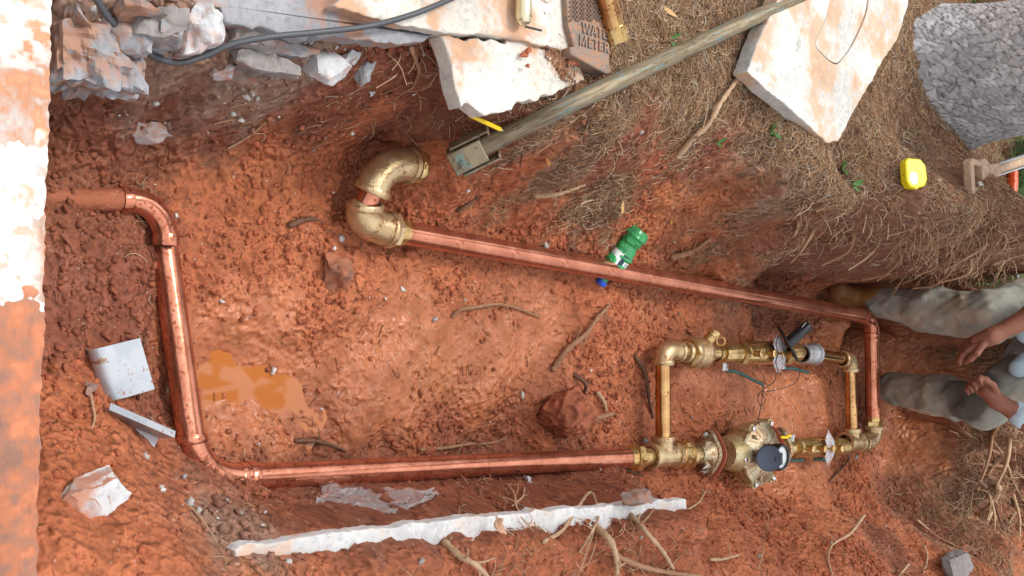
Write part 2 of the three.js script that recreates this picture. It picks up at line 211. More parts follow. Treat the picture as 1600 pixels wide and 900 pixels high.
// ground sheet: fine patch in the middle, the same sheet running on to the horizon
{
  const xs = [], zs = []; const far = [0.12, 0.3, 0.6, 1.2, 2.5, 5, 10, 25, 60, 150];
  const pos = posG, idx = [];
  for (let j = 0; j < NZ - 1; j++) for (let i = 0; i < NX - 1; i++) { const a = j * NX + i; idx.push(a, a + NX, a + 1, a + 1, a + NX, a + NX + 1); }
  const ring = []; for (let i = 0; i < NX; i++) ring.push(i); for (let j = 1; j < NZ; j++) ring.push(j * NX + NX - 1); for (let i = NX - 2; i >= 0; i--) ring.push((NZ - 1) * NX + i); for (let j = NZ - 2; j > 0; j--) ring.push(j * NX);
  const all = Array.from(pos), cx = (X0 + X1) / 2, cz = (Z0 + Z1) / 2; let prev = ring;
  far.forEach((f) => { const cur = ring.map((k) => { const x = pos[k * 3], z = pos[k * 3 + 2], dx = x - cx, dz = z - cz, L = Math.hypot(dx, dz), nx = x + dx / L * f, nz = z + dz / L * f; const id = all.length / 3; all.push(nx, lerp(pos[k * 3 + 1], 0.01 * fbm2(nx, nz, 2), cl(f / 0.5)) , nz); return id; });
    for (let i = 0; i < ring.length; i++) { const n = (i + 1) % ring.length; idx.push(prev[i], prev[n], cur[i], cur[i], prev[n], cur[n]); } prev = cur; });
  const g = new THREE.BufferGeometry(); g.setAttribute('position', new THREE.Float32BufferAttribute(all, 3)); g.setIndex(idx);
  const uv = new Float32Array(all.length / 3 * 2); for (let i = 0; i < uv.length / 2; i++) { uv[2 * i] = (all[3 * i] - X0) / (X1 - X0); uv[2 * i + 1] = (all[3 * i + 2] - Z0) / (Z1 - Z0); }
  g.setAttribute('uv', new THREE.BufferAttribute(uv, 2)); g.computeVertexNormals();
  // colour, roughness and grain of the soil, 2.5 mm to the texel
  const TW = 1024, TH = 1766, rough = new Float32Array(TW * TH), grain = new Float32Array(TW * TH); let q = 0;
  const col = tex(TW, TH, (a, b) => {
    const x = X0 + a * (X1 - X0), z = Z0 + b * (Z1 - Z0), w = soil(x, z);
    const y = baseH(x, z), big = fbm3(x * 3.1, y * 3.1, z * 3.1, 3), mid = fbm3(x * 22, y * 22, z * 22, 3), fine = n3(x * 210, y * 210, z * 210), fin2 = n3(x * 95, y * 95, z * 95), [s1, , id] = cell(x * 48 + y * 20, z * 48 + y * 37, 64), [t1, , ti] = cell(x * 85 + y * 60, z * 85 - y * 60, 65);
    let r = 0, gg = 0, bb = 0; const B = [[.375, .110, .044], [.43, .144, .062], [.20, .060, .030], [.21, .125, .076], [.25, .155, .11], [.09, .12, .03]];  // brown clay entry: damp soil tone plus shade of the banks painted in
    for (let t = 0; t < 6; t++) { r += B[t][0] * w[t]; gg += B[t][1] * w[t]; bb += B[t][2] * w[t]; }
    const dry = cl(big * 0.9 + mid * 0.5 + 0.1), k = (1 + 0.42 * mid + 0.26 * fin2 * (1 - 0.6 * w[1]) + 0.2 * fine * (1 - 0.5 * w[1])) * (1 + 0.25 * big);
    r *= k; gg *= k * (1 + 0.12 * dry); bb *= k * (1 + 0.2 * dry);
    const oc = step(0.12, 0.4, fbm2(x * 4 + 7, z * 4, 3, 70)) * (w[0] + w[1] + w[2]); gg *= 1 + 0.03 * oc; bb *= 1 - 0.06 * oc; // ochre streaks
    let lit = 0; if (s1 < 0.05 + 0.9 * id && id < 0.11 + 0.15 * w[3]) { const f = 0.35; r *= f; gg *= f; bb *= f; } // bits of bark and char
    if (t1 < 0.16 && ti < 0.05 + 0.25 * w[4] + 0.1 * w[3]) { const f = 0.6; r = lerp(r, .48, f); gg = lerp(gg, .42, f); bb = lerp(bb, .36, f); lit = 1; } // pale grit
    rough[q] = cl(0.86 - 0.56 * w[1] * cl(0.75 + 2.2 * mid + 0.5 * big) - 0.25 * w[2] * cl(0.5 + 1.5 * mid) - 0.1 * w[0] * cl(mid * 3), 0.2, 1); { const [k1] = cell(x * 120 + y * 70, z * 120 - y * 70, 66), sm1 = 1 - 0.7 * w[1]; grain[q] = 0.35 + sm1 * (0.14 * fine + 0.2 * fin2 + 0.34 * Math.sqrt(cl(1 - k1 * 1.2)) * (0.5 + 0.5 * fin2 + mid) - 0.3 * Math.pow(cl(1 - Math.abs(n3(x * 40, y * 40 + 3, z * 40)) * 4), 2)) * (0.5 + cl(mid + 0.5)) + 0.12 * w[1] * fin2; } q++;
    return [r, gg, bb];
  }, true);
  q = 0; const rt = tex(TW, TH, () => rough[q++]); q = 0; const bt = tex(TW, TH, () => grain[q++]);
  const mat = new THREE.MeshPhysicalMaterial({ map: col, roughnessMap: rt, roughness: 1, bumpMap: bt, bumpScale: 0.016, specularIntensity: 0.8 });
  struct('ground', g, mat);
}
log('terrain');
// ---------------------------------------------------------------- materials
const nzT = tex(512, 512, (a, b) => pf(a, b, 8, 6, 3)), fineT = tex(512, 512, (a, b) => pf(a, b, 64, 3, 9));
const smudge = tex(512, 512, (a, b) => { const n = pf(a, b, 6, 5, 21), s = pf(a, b, 60, 2, 5); return [0, cl(0.75 + 0.55 * (n - 0.5) + 0.2 * (s - 0.5)), 0]; });
const rep = (t, s) => { const q = t.clone(); q.repeat.set(s, s); q.needsUpdate = true; return q; };
// metals: colour map holds tarnish and dried mud specks
const metalMap = (c1, c2, mud, amt, seed) => tex(384, 384, (a, b) => { const n = pf(a, b, 5, 4, seed), s = pf(a, b, 40, 2, seed + 7), m = step(1 - amt, 1 - amt + 0.05, 0.55 * s + 0.45 * pf(a, b, 9, 3, seed + 3) + 0.1), t = step(0.38, 0.64, n); return [0, 1, 2].map((k) => lerp(lerp(c1[k], c2[k], t), mud[k], m)); }, true);
const MUD = [.34, .10, .045];
const mCopper = new THREE.MeshPhysicalMaterial({ metalness: 0.84, roughness: 0.24, map: rep(metalMap([.64, .25, .155], [.52, .185, .11], MUD, 0.26, 31), 5), roughnessMap: rep(smudge, 4), bumpMap: rep(nzT, 6), bumpScale: 0.0004 });
const mBrass = new THREE.MeshPhysicalMaterial({ metalness: 0.85, roughness: 0.32, map: rep(metalMap([.66, .46, .20], [.50, .32, .12], [.30, .13, .05], 0.27, 41), 7), roughnessMap: rep(smudge, 6), bumpMap: rep(nzT, 12), bumpScale: 0.0004 });
const mPipeBrass = new THREE.MeshPhysicalMaterial({ metalness: 1, roughness: 0.28, map: rep(metalMap([.60, .36, .15], [.50, .26, .11], [.26, .11, .05], 0.27, 47), 6), roughnessMap: rep(smudge, 5) });
const mBronze = new THREE.MeshPhysicalMaterial({ metalness: 0.7, roughness: 0.42, map: rep(metalMap([.60, .44, .25], [.50, .34, .18], [.33, .15, .07], 0.29, 51), 7), roughnessMap: rep(smudge, 5), bumpMap: rep(fineT, 6), bumpScale: 0.0006 });
const mCast = new THREE.MeshPhysicalMaterial({ metalness: 0.85, roughness: 0.55, map: rep(metalMap([.55, .47, .32], [.45, .36, .22], [.30, .14, .07], 0.34, 57), 7), roughnessMap: rep(smudge, 5), bumpMap: rep(fineT, 6), bumpScale: 0.0006 });
const mSteel = new THREE.MeshPhysicalMaterial({ metalness: 1, roughness: 0.35, color: C(.62, .62, .6), roughnessMap: rep(smudge, 9) });
const mGalv = new THREE.MeshPhysicalMaterial({ metalness: 0.6, roughness: 0.55, map: rep(metalMap([.50, .52, .55], [.42, .45, .48], [.38, .22, .15], 0.24, 61), 4), roughnessMap: rep(smudge, 4) });
const mTag = new THREE.MeshStandardMaterial({ roughness: 0.6, metalness: 0.25, map: rep(metalMap([.44, .46, .50], [.38, .40, .44], [.40, .2, .13], 0.33, 65), 9) });
const mBlack = new THREE.MeshPhysicalMaterial({ color: C(.012, .012, .014), roughness: 0.38 });
const mGreenGrip = new THREE.MeshPhysicalMaterial({ color: C(.012, .07, .065), roughness: 0.45 });
const mYellow = new THREE.MeshPhysicalMaterial({ color: C(.78, .53, .01), roughness: 0.4 });
const mWire = new THREE.MeshStandardMaterial({ color: C(.03, .032, .035), roughness: 0.5 });
const mGasket = new THREE.MeshStandardMaterial({ color: C(.42, .1, .05), roughness: 0.7 });
const mWhite = new THREE.MeshStandardMaterial({ color: C(.75, .74, .72), roughness: 0.6 });
// concrete: pale paste, darker pits, red clay smeared on; uv in metres
const concreteMap = (base, stain, amt, seed) => tex(480, 480, (a, b) => { const n = pf(a, b, 5, 4, seed), f = pf(a, b, 70, 2, seed + 2), s = pf(a, b, 7, 5, seed + 5), v = 0.82 + 0.5 * (n - 0.5) + 0.28 * (f - 0.5), m = step(1 - amt - 0.12, 1 - amt + 0.12, s + 0.25 * (f - 0.5)), pit = 1 - 0.22 * step(0.36, 0.22, pf(a, b, 150, 2, seed + 9)) - 0.3 * Math.pow(cl(1 - Math.abs(pf(a, b, 6, 4, seed + 12) - 0.5) * 60), 2) * step(0.5, 0.6, n); return [0, 1, 2].map((k) => lerp(base[k] * v * pit, stain[k] * (0.8 + 0.4 * f), m * 0.9)); }, true);
const conc = (m, bs = 0.004) => new THREE.MeshStandardMaterial({ map: m, roughness: 0.92, bumpMap: rep(nzT, 2.2), bumpScale: bs });
const mConcWarm = conc(concreteMap([.66, .61, .54], [.46, .25, .14], 0.44, 71)), mConcPale = conc(concreteMap([.68, .65, .60], [.50, .31, .19], 0.43, 75)), mConcGrey = conc(concreteMap([.33, .33, .35], [.30, .15, .09], 0.42, 81), 0.008), mRock = conc(concreteMap([.28, .25, .235], [.30, .13, .07], 0.46, 85), 0.008), mClod = conc(concreteMap([.30, .085, .038], [.36, .11, .05], 0.55, 91), 0.008), mClayStone = conc(concreteMap([.62, .61, .61], [.38, .15, .08], 0.5, 99), 0.006), mBrownRock = conc(concreteMap([.25, .13, .085], [.32, .11, .055], 0.5, 98), 0.008), mWhiteStone = conc(concreteMap([.60, .60, .61], [.38, .17, .1], 0.40, 95), 0.006);
const woodMap = (c1, c2, seed) => tex(256, 512, (a, b) => { const g = pf(a, b * 0.25, 24, 4, seed), n = pf(a, b, 5, 4, seed + 4), t = cl(0.7 * g + 0.5 * n - 0.1); return [0, 1, 2].map((k) => lerp(c1[k], c2[k], t)); }, true);
const mRootPale = new THREE.MeshStandardMaterial({ map: rep(woodMap([.26, .14, .07], [.62, .42, .26], 101), 1), roughness: 0.85 }), mRootTan = new THREE.MeshStandardMaterial({ map: rep(woodMap([.18, .08, .04], [.40, .22, .12], 104), 1), roughness: 0.9 }), mRootDark = new THREE.MeshStandardMaterial({ map: rep(woodMap([.07, .033, .02], [.19, .085, .045], 107), 1), roughness: 0.85 }), mWood = new THREE.MeshStandardMaterial({ map: rep(woodMap([.26, .155, .09], [.60, .42, .28], 110), 9), roughness: 0.75 });
log('materials');
// ---------------------------------------------------------------- near pavement: concrete edge the photographer stands on
{
  const a = P(79, -60, 0.03), b = P(56, 830, 0.03), c = lerpV(a, b, 1.35), N = 150, rr = RNG(5);
  const top = [], dir = c.clone().sub(a), nrm = V(-dir.z, 0, dir.x).normalize(); if (nrm.z > 0) nrm.negate();
  const s = new THREE.Shape();
  const e = []; for (let i = 0; i <= N; i++) { const p = lerpV(a, c, i / N), j = 0.004 * fbm2(i * 0.35, 3, 3) + 0.003 * (rr() - 0.5); e.push([p.x + nrm.x * j, p.z + nrm.z * j]); }
  s.moveTo(-2.2, -1.2); s.lineTo(-2.2, 0.62); e.unshift([-2.2, e[0][1]]); e.push([2.0, e[e.length - 1][1]]); for (const [x, z] of e) s.lineTo(x, -z); s.lineTo(2.0, -1.2);
  let g = new THREE.ExtrudeGeometry(s, { depth: 0.1, bevelEnabled: true, bevelSize: 0.004, bevelThickness: 0.004, bevelSegments: 2 });
  g.rotateX(-Math.PI / 2); g.translate(0, -0.074, 0); g = boxUV(g);
  const ux = g.attributes.uv; for (let i = 0; i < ux.count; i++) ux.setXY(i, ux.getX(i) / 1.6 + 0.5, ux.getY(i) / 0.4);
  // dried clay trodden onto the slab: patches where the photo shows them
  const map = tex(1400, 360, (p, q) => { const x = (p - 0.5) * 1.6, z = q * 0.4 - 0.8, n = fbm2(x * 9, z * 9, 4, 15), f = fbm2(x * 60, z * 60, 3, 17), v = 450 + x * 1000 + 110 * n + 40 * f, b = (z + 0.605) / 0.06 + 0.9 * n + 0.6 * f;
    let m = 0; const w = (lo, hi, t) => step(lo - 0.25, lo + 0.2, t) * (1 - step(hi - 0.2, hi + 0.3, t));
    if (v < 110) m = 0.25 * step(0.05, 0.3, f) + 0.6 * step(50, 110, v); else if (v < 250) m = 0.85 * step(-0.1, 0.5, b); else if (v < 330) m = 0.9 * (1 - step((330 - v) / 70 - 0.3, (330 - v) / 70 + 0.4, b)); else if (v < 480) m = 0.9 * w(0.2, 0.7, b) + 0.3 * step(0.1, 0.3, f); else if (v < 560) m = step((560 - v) / 110, (560 - v) / 110 + 0.2, b); else if (v < 820) m = step(0.0, 0.2, b); else m = 1; if (v > 560 && b > 0.15) m = 1;
    m = m > 0.97 ? cl(0.97 + 0.15 * f) : cl(m * 0.92 + 0.05 + 0.9 * f * (m > 0.04 ? 1 : 0.35)); const k = 0.9 + 0.25 * f, kk = 0.85 + 0.7 * f + 0.4 * n, dp = step(380, 560, v); return [lerp(.74 * k, lerp(.46, .38, dp) * kk, m), lerp(.70 * k, lerp(.21, .135, dp) * kk, m), lerp(.65 * k, lerp(.115, .066, dp) * kk, m)]; }, true);
  map.wrapS = THREE.ClampToEdgeWrapping;
  const mat = new THREE.MeshStandardMaterial({ map, roughness: 0.9, bumpMap: rep(nzT, 6), bumpScale: 0.004 });
  const m = struct('pavement', g, mat);
}
// ---------------------------------------------------------------- stones and slabs
function chunk(sx, sy, sz, seed, cuts = 9, nz = 0.02, det = 7) { // broken angular block: box cut by random planes, then roughened
  const r = RNG(seed * 7 + 1), g0 = new THREE.BoxGeometry(1, 1, 1, det, det, det); g0.deleteAttribute('uv'); g0.deleteAttribute('normal'); const g = mergeVertices(g0, 1e-4), p = g.attributes.position, q = V();
  const pl = []; for (let i = 0; i < cuts; i++) { const n = V(r() - 0.5, r() - 0.5, r() - 0.5).normalize(); pl.push([n, 0.33 + 0.14 * r()]); }
  for (let i = 0; i < p.count; i++) {
    q.fromBufferAttribute(p, i); for (const [n, d] of pl) { const o = q.dot(n) - d; if (o > 0) q.addScaledVector(n, -o); }
    q.set(q.x * sx, q.y * sy, q.z * sz); const a = nz * (1.2 * fbm3(q.x * 16 + seed, q.y * 16, q.z * 16, 3) - 0.8 * Math.abs(n3(q.x * 34, q.y * 34 + seed, q.z * 34)) + 0.35 * n3(q.x * 85, q.y * 85, q.z * 85)); const L = q.length() || 1; q.multiplyScalar(1 + a / L); p.setXYZ(i, q.x, q.y, q.z);
  }
  g.computeVertexNormals(); return boxUV(toCreasedNormals(g, 0.45), seed * 0.37);
}
function stone(name, label, cat, u, v, w, h, t, mat, seed, o = {}) { // w, h in photo pixels (picture right, picture down), t thickness in m
  const p = o.y !== undefined ? P(u, v, o.y) : G(u, v), k = 1 / pxm(p), g = chunk(h * k, t, w * k / (o.f ?? 0.8), seed, o.cuts ?? 8, o.nz ?? 0.014, o.det ?? 14);
  g.rotateX(o.tx ?? 0); g.rotateZ(o.tz ?? 0); g.rotateY(o.ry ?? 0); g.translate(p.x, p.y + t * (o.up ?? 0.25), p.z); return solo(name, label, cat, g, mat, o.group);
}
// broken kerb face and rubble in the corner beside the pavement
stone('concrete_block', 'large jagged blue-grey broken concrete block against the pavement corner', 'concrete block', 122, 66, 110, 175, 0.26, mConcGrey, 3, { y: -0.10, nz: 0.03, cuts: 6, det: 26, up: 0 });
stone('concrete_chunk', 'small grey-white chunk under the jagged blue-grey block', 'rubble', 152, 120, 48, 62, 0.09, mWhiteStone, 4, { y: -0.17, up: 0 });
const RUB = [[205, 22, 52, 44, .1, mRock, 'dark grey rubble stone crossed by the black cable'], [228, 48, 60, 58, .11, mRock, 'rounded grey rubble stone left of the tall upright stone'], [252, 55, 52, 56, .1, mConcGrey, 'bluish grey rubble stone just above the black cable'], [303, 52, 58, 84, .13, mWhiteStone, 'tall pale upright stone with a rusty patch above the black cable'], [268, 84, 34, 28, .05, mWhiteStone, 'small white stone resting on the sagging black cable'], [402, 68, 100, 46, .07, mRock, 'long flat pinkish stone behind the black cable'], [395, 96, 92, 44, .08, mRock, 'wedge of tan concrete below the black cable'], [450, 78, 62, 30, .05, mConcGrey, 'flat grey chip beside the round white stone'], [180, 62, 44, 60, .1, mConcGrey, 'shaded grey stone between the jagged block and the cable'], [375, 118, 50, 36, .05, mRock, 'half buried grey stone on the gritty slope'], [345, 110, 30, 26, .04, mWhiteStone, 'little white pebble on the gritty slope']];
RUB.forEach(([u, v, w, h, t, m, l], i) => stone('rubble_stone', l, 'rubble', u, v, w, h, t, m, 20 + i, { up: 0.2, cuts: 10 }));
stone('white_stone', 'round bright white broken stone on the dark bank', 'stone', 497, 107, 58, 58, 0.07, mWhiteStone, 50, { up: 0.35, cuts: 14, nz: 0.006 });
stone('white_stone', 'flat grey-white stone lying on the red slope below the rubble', 'stone', 233, 210, 50, 24, 0.035, mWhiteStone, 51, { up: 0.4 });
stone('white_stone', 'small upright white stone right of the round white stone', 'stone', 560, 116, 22, 36, 0.04, mConcGrey, 52, { up: 0.3 });
stone('white_stone', 'two-lobed white chip above the small upright stone', 'stone', 540, 92, 24, 20, 0.03, mWhiteStone, 53, { up: 0.3 });
stone('white_stone', 'thin white splinter below the round white stone', 'stone', 578, 145, 9, 14, 0.02, mWhiteStone, 54, { up: 0.3 });
stone('white_stone', 'clay-smeared white angular rock on the red mound', 'stone', 128, 790, 112, 84, 0.055, mClayStone, 55, { up: 0.05, ry: 0.65, cuts: 7, det: 22, nz: 0.009 });
stone('clay_boulder', 'large rounded boulder coated in red clay on the pit floor', 'boulder', 868, 642, 82, 100, 0.17, mClod, 57, { up: 0.28, cuts: 26, det: 26, nz: 0.016 });
stone('brown_rock', 'brown upright rock stuck in the clay below the bronze elbow', 'rock', 527, 425, 46, 66, 0.07, mBrownRock, 58, { up: 0.05, cuts: 16 });
stone('brown_rock', 'small pinkish stone with a thin root hanging below', 'rock', 137, 604, 24, 24, 0.035, mRock, 59, { up: 0.35 });
stone('pale_stone', 'pale tan stone half buried in the crumbly far bank', 'stone', 1487, 888, 56, 46, 0.08, mRock, 60, { up: 0.2, nz: 0.008 });
stone('white_stone', 'white pebble in shade under the lower copper pipe', 'stone', 824, 750, 16, 16, 0.02, mWhiteStone, 61, { up: 0.4 });
// slab tops: outline given in photo pixels on a level plane
function slab(outline, y, t, rough, seed, hole) {
  const r = RNG(seed), pts = outline.map(([u, v]) => P(u, v, y)), ring = [];
  for (let i = 0; i < pts.length; i++) { const a = pts[i], b = pts[(i + 1) % pts.length], n = Math.max(2, Math.round(a.distanceTo(b) / 0.012)); for (let k = 0; k < n; k++) { const p = lerpV(a, b, k / n), j = k ? rough * (fbm2(p.x * 45 + seed, p.z * 45, 3, seed) + 0.25 * (r() - 0.5)) : 0; ring.push(new THREE.Vector2(p.x + j, -p.z + j * 0.7)); } }
  const s = new THREE.Shape(ring); if (hole) s.holes.push(new THREE.Path(hole));
  let g = new THREE.ExtrudeGeometry(s, { depth: t - 0.008, bevelEnabled: true, bevelSize: 0.004, bevelThickness: 0.004, bevelSegments: 2, bevelOffset: -0.004 });
  g.rotateX(-Math.PI / 2); g.translate(0, y - t + 0.004, 0); return boxUV(g, seed);
}
solo('broken_slab', 'broken white concrete slab with orange clay stains beside the meter box cover', 'concrete slab', slab([[690, 55], [735, 60], [800, 64], [868, 78], [905, 98], [914, 126], [880, 140], [845, 150], [822, 158], [800, 172], [762, 180], [742, 170], [722, 168], [712, 140], [706, 100], [700, 82]], 0.03, 0.045, 0.016, 11), mConcWarm);
solo('broken_slab', 'upper white slab bordering the meter box cover behind the broken slab', 'concrete slab', slab([[640, -120], [885, -120], [882, 0], [886, 40], [894, 84], [868, 76], [800, 60], [735, 54], [690, 50], [620, 38], [560, 20], [520, 8]], 0.045, 0.05, 0.006, 12), mConcWarm);
solo('broken_slab', 'dirty grey slab edge running above the sagging black cable', 'concrete slab', slab([[262, -110], [640, -110], [600, 4], [640, 30], [690, 56], [640, 68], [570, 62], [500, 60], [420, 46], [352, 34], [345, 12], [300, 2]], 0.015, 0.05, 0.012, 13), mConcGrey);
for (const [u, v, w, h, l] of [[818, 83, 17, 16, 'larger red clay lump on the white slab seam'], [822, 103, 14, 12, 'smaller red clay lump on the broken white slab'], [896, 92, 26, 24, 'orange-stained concrete bit at the slab corner by the cover']]) stone('clay_lump', l, 'clay lump', u, v, w, h, 0.022, mClod, 70 + u % 13, { y: 0.04, up: 0.3 });
// pale block with an inset plug (old box lid)
{
  const y = 0.088, o = [[1168, 112], [1185, 66], [1205, 22], [1232, -40], [1330, -110], [1440, -90], [1417, 16], [1402, 62], [1370, 112], [1338, 168], [1310, 221], [1292, 223], [1255, 188], [1205, 146]];
  const pl = [[1304, -30], [1290, 30], [1275, 66], [1284, 84], [1305, 100], [1318, 92], [1336, 64], [1356, 14], [1352, -26]].map(([u, v]) => { const p = P(u, v, y); return new THREE.Vector2(p.x, -p.z); });
  const cc = pl.reduce((a, b) => a.clone().add(b), new THREE.Vector2()).multiplyScalar(1 / pl.length), curve = new THREE.SplineCurve([...pl, pl[0]]), hp = curve.getPoints(60).slice(0, 60);
  const t = thing('box_cover', 'thick pale concrete box lid with an inset rounded plug lying on pine straw', 'box cover', P(1300, 100, 0.02));
  part(t, 'lid_slab', slab(o, y, 0.05, 0.006, 15, hp), mConcPale);
  const s = new THREE.Shape(hp.map((q) => q.clone().sub(cc).multiplyScalar(0.965).add(cc))); let g = new THREE.ExtrudeGeometry(s, { depth: 0.036, bevelEnabled: true, bevelSize: 0.003, bevelThickness: 0.003, bevelOffset: -0.003, bevelSegments: 2 }); g.rotateX(-Math.PI / 2); g.translate(0, y - 0.042, 0);
  part(t, 'plug', boxUV(g, 2.2), mConcPale, 'dirtier grey plug set into the lid');
}
// buried concrete strip along the right bank, its broken edge bare and white
{
  const f = EDGE.map(([u, v]) => P(u, v, 0.0)), b = f.slice().reverse().map((p) => p.clone().add(V(0.12, 0, 0))), s = [], r = RNG(4);
  for (let i = 0; i < f.length - 1; i++) for (let k = 0; k < 14; k++) { const p = lerpV(f[i], f[i + 1], k / 14); s.push(new THREE.Vector2(p.x + 0.008 * fbm2(p.z * 24, 1, 4) + 0.003 * (r() - 0.5), -p.z)); }
  b.forEach((p) => s.push(new THREE.Vector2(p.x, -p.z)));
  let g = new THREE.ExtrudeGeometry(new THREE.Shape(s), { depth: 0.03, bevelEnabled: true, bevelSize: 0.004, bevelThickness: 0.004, bevelSegments: 2 }); g.rotateX(-Math.PI / 2); g.translate(0, -0.066, 0);
  solo('concrete_strip', 'long thin white broken concrete edge jutting from the soil bank above the lower pipe', 'concrete slab', boxUV(g, 3), conc(concreteMap([.80, .79, .77], [.55, .36, .25], 0.33, 78)));
}
stone('grey_lump', 'grey fibrous clod sitting on the white concrete edge', 'clod', 995, 777, 48, 22, 0.05, mRock, 83, { y: -0.01, up: 0.3 });
stone('grey_lump', 'short grey-tan stub standing against the white concrete edge', 'clod', 774, 817, 14, 34, 0.03, mConcWarm, 84, { y: 0.0, up: 0.3 });
log('stones');
// ---------------------------------------------------------------- the water pipework (one connected assembly, all level at YP)
const mMeter = new THREE.MeshPhysicalMaterial({ metalness: 0.6, roughness: 0.45, map: rep(metalMap([.60, .50, .28], [.50, .38, .18], [.36, .17, .08], 0.29, 59), 7), roughnessMap: rep(smudge, 5), bumpMap: rep(fineT, 6), bumpScale: 0.0006 });
const mMuddy = new THREE.MeshPhysicalMaterial({ metalness: 0.25, roughness: 0.75, map: rep(metalMap([.42, .17, .10], [.26, .08, .04], [.33, .10, .048], 0.6, 33), 5), bumpMap: rep(nzT, 5), bumpScale: 0.006 });
const YP = -0.38, RC = 0.0298;
{
  const Q = (u, v, dy = 0) => P(u, v, YP + dy);
  const T = thing('water_pipework', 'copper and brass water line with meter and bypass loop laid in the pit', 'pipework', Q(800, 600, -0.03));
  const run = (name, A, B, r, m, l) => part(T, name, rod(A, B, r, r, 48, false), m, l);
  const collar = (par, name, A, dir, r, len, m, lip = 0.0022) => part(par, name, turned([[-len / 2, r * 0.9], [-len / 2, r + lip], [-len / 2 + 0.003, r + lip * 1.7], [len / 2 - 0.003, r + lip * 1.7], [len / 2, r + lip], [len / 2, r * 0.9]], A, dir), m);
  // left side: comes out from under the pavement, half buried, turns, dives and rises again
  const a0 = Q(30, 309, -0.004), a1 = Q(196, 312, -0.009), ac = Q(252, 313, -0.008), a2 = Q(259, 374, -0.012), a3 = Q(264, 392, -0.05);
  run('copper_pipe', a0, a1, 0.0235, mMuddy, 'clay-caked pipe half buried beside the pavement');
  let e = part(T, 'copper_elbow', bend(a1, ac, a2, 0.0262), mCopper); collar(e, 'collar', a1, V(0, 0, -1), 0.0262, 0.02, mCopper, 0.0012); collar(e, 'collar', a2, a2.clone().sub(a1).setZ(0), 0.0262, 0.024, mCopper, 0.0012);
  const b0 = Q(262, 392, -0.035), b1 = Q(299, 686), bc = Q(312, 757), b2 = Q(392, 745), c1 = Q(985, 715);
  run('copper_pipe', lerpV(b0, b1, -0.12).setY(b0.y - 0.02), b1, RC, mCopper);
  e = part(T, 'copper_elbow', bend(b1, bc, b2, RC * 1.1), mCopper);
  const dB = b1.clone().sub(b0), dC = c1.clone().sub(b2); collar(e, 'collar', b1, dB, RC * 1.06, 0.02, mCopper, 0.0018); collar(e, 'collar', b2, dC, RC * 1.06, 0.022, mCopper, 0.0018); collar(e, 'collar', lerpV(b2, c1, -0.02), dC, RC * 1.04, 0.012, mCopper, 0.0015);
  run('copper_pipe', b2, c1, RC, mCopper, 'long copper pipe along the right bank');
  // brass run: adapter, tee, coupling, flange, meter
  const dx = dC.clone().normalize(), up = V(0, 1, 0), side = V(-1, 0, 0);
  const at = (u, vv = 712 - (u - 1035) * 0.055) => Q(u, vv);
  const ad0 = lerpV(c1, b2, 0.004), len = (u0, u1) => at(u0, 712).distanceTo(at(u1, 712));
  let m; run('brass_nipple', c1, at(1040, 712), 0.028, mBrass); m = part(T, 'brass_adapter', turned([[-0.012, 0.026], [-0.012, 0.031], [0.012, 0.033], [0.014, 0.038], [0.03, 0.038], [0.032, 0.034], [0.06, 0.034]], ad0, dx), mBrass);
  part(m, 'hex_nut', turned([[0.02, 0.03], [0.02, 0.043], [0.042, 0.043], [0.042, 0.03]], ad0, dx, 6), mBrass);
  const tc = at(1036, 712), dr = at(1120, 708).sub(tc).normalize();
  m = part(T, 'brass_tee', turned([[-0.07, 0.03], [-0.07, 0.041], [-0.052, 0.042], [-0.05, 0.036], [0.05, 0.036], [0.052, 0.042], [0.07, 0.041], [0.07, 0.03]], tc, dr), mBronze);
  part(m, 'branch', turned([[0, 0.032], [0.045, 0.032], [0.047, 0.038], [0.062, 0.038], [0.062, 0.02]], tc, side), mBronze);
  const cp = at(1060); m = part(T, 'brass_coupling', turned([[-0.02, 0.03], [-0.02, 0.037], [0, 0.038], [0.004, 0.045], [0.022, 0.045], [0.026, 0.04], [0.034, 0.04], [0.038, 0.046], [0.055, 0.046], [0.06, 0.037], [0.095, 0.033]], cp, dr), mBrass);
  part(m, 'hex_nut', turned([[0.004, 0.03], [0.004, 0.05], [0.024, 0.05], [0.024, 0.03]], cp, dr, 6), mBrass);
  const ovalFlange = (u, s) => { // two-bolt oval flange across the pipe
    const p = at(u), sh = new THREE.Shape(); for (let k = 0; k < 40; k++) { const a = k / 40 * 2 * Math.PI, R = 0.046 + 0.032 * Math.pow(Math.abs(Math.cos(a)), 3); sh[k ? 'lineTo' : 'moveTo'](R * Math.cos(a) * 1.0, 0.052 * Math.sin(a)); }
    const g = new THREE.ExtrudeGeometry(sh, { depth: 0.012, bevelEnabled: true, bevelSize: 0.003, bevelThickness: 0.003, bevelSegments: 2, curveSegments: 8 }); g.applyQuaternion(axisQ(dr, V(0, 0, 1))); g.translate(p.x, p.y, p.z);
    const f = part(T, 'flange', g, mCast); const gs = g.clone();
    const k2 = g.clone().applyMatrix4(T.matrixWorld); k2.translate(-p.x, -p.y, -p.z).scale(1.03, 1.03, 0.25); const q = at(u + s * 9); k2.translate(q.x, q.y, q.z); part(f, 'gasket', k2, mGasket, 'red gasket between flange and meter');
    for (const sx of [-1, 1]) { const bp = p.clone().add(V(sx * 0.062, 0, 0)); part(f, 'bolt', mg([turned([[-0.018, 0], [-0.018, 0.011], [-0.004, 0.011], [-0.004, 0]], bp, dr, 6), rod(bp.clone().addScaledVector(dr, -0.025), bp.clone().addScaledVector(dr, 0.05), 0.006)]), mSteel); }
    return f;
  };
  const fl = ovalFlange(1104, 1); const fp = at(1104);
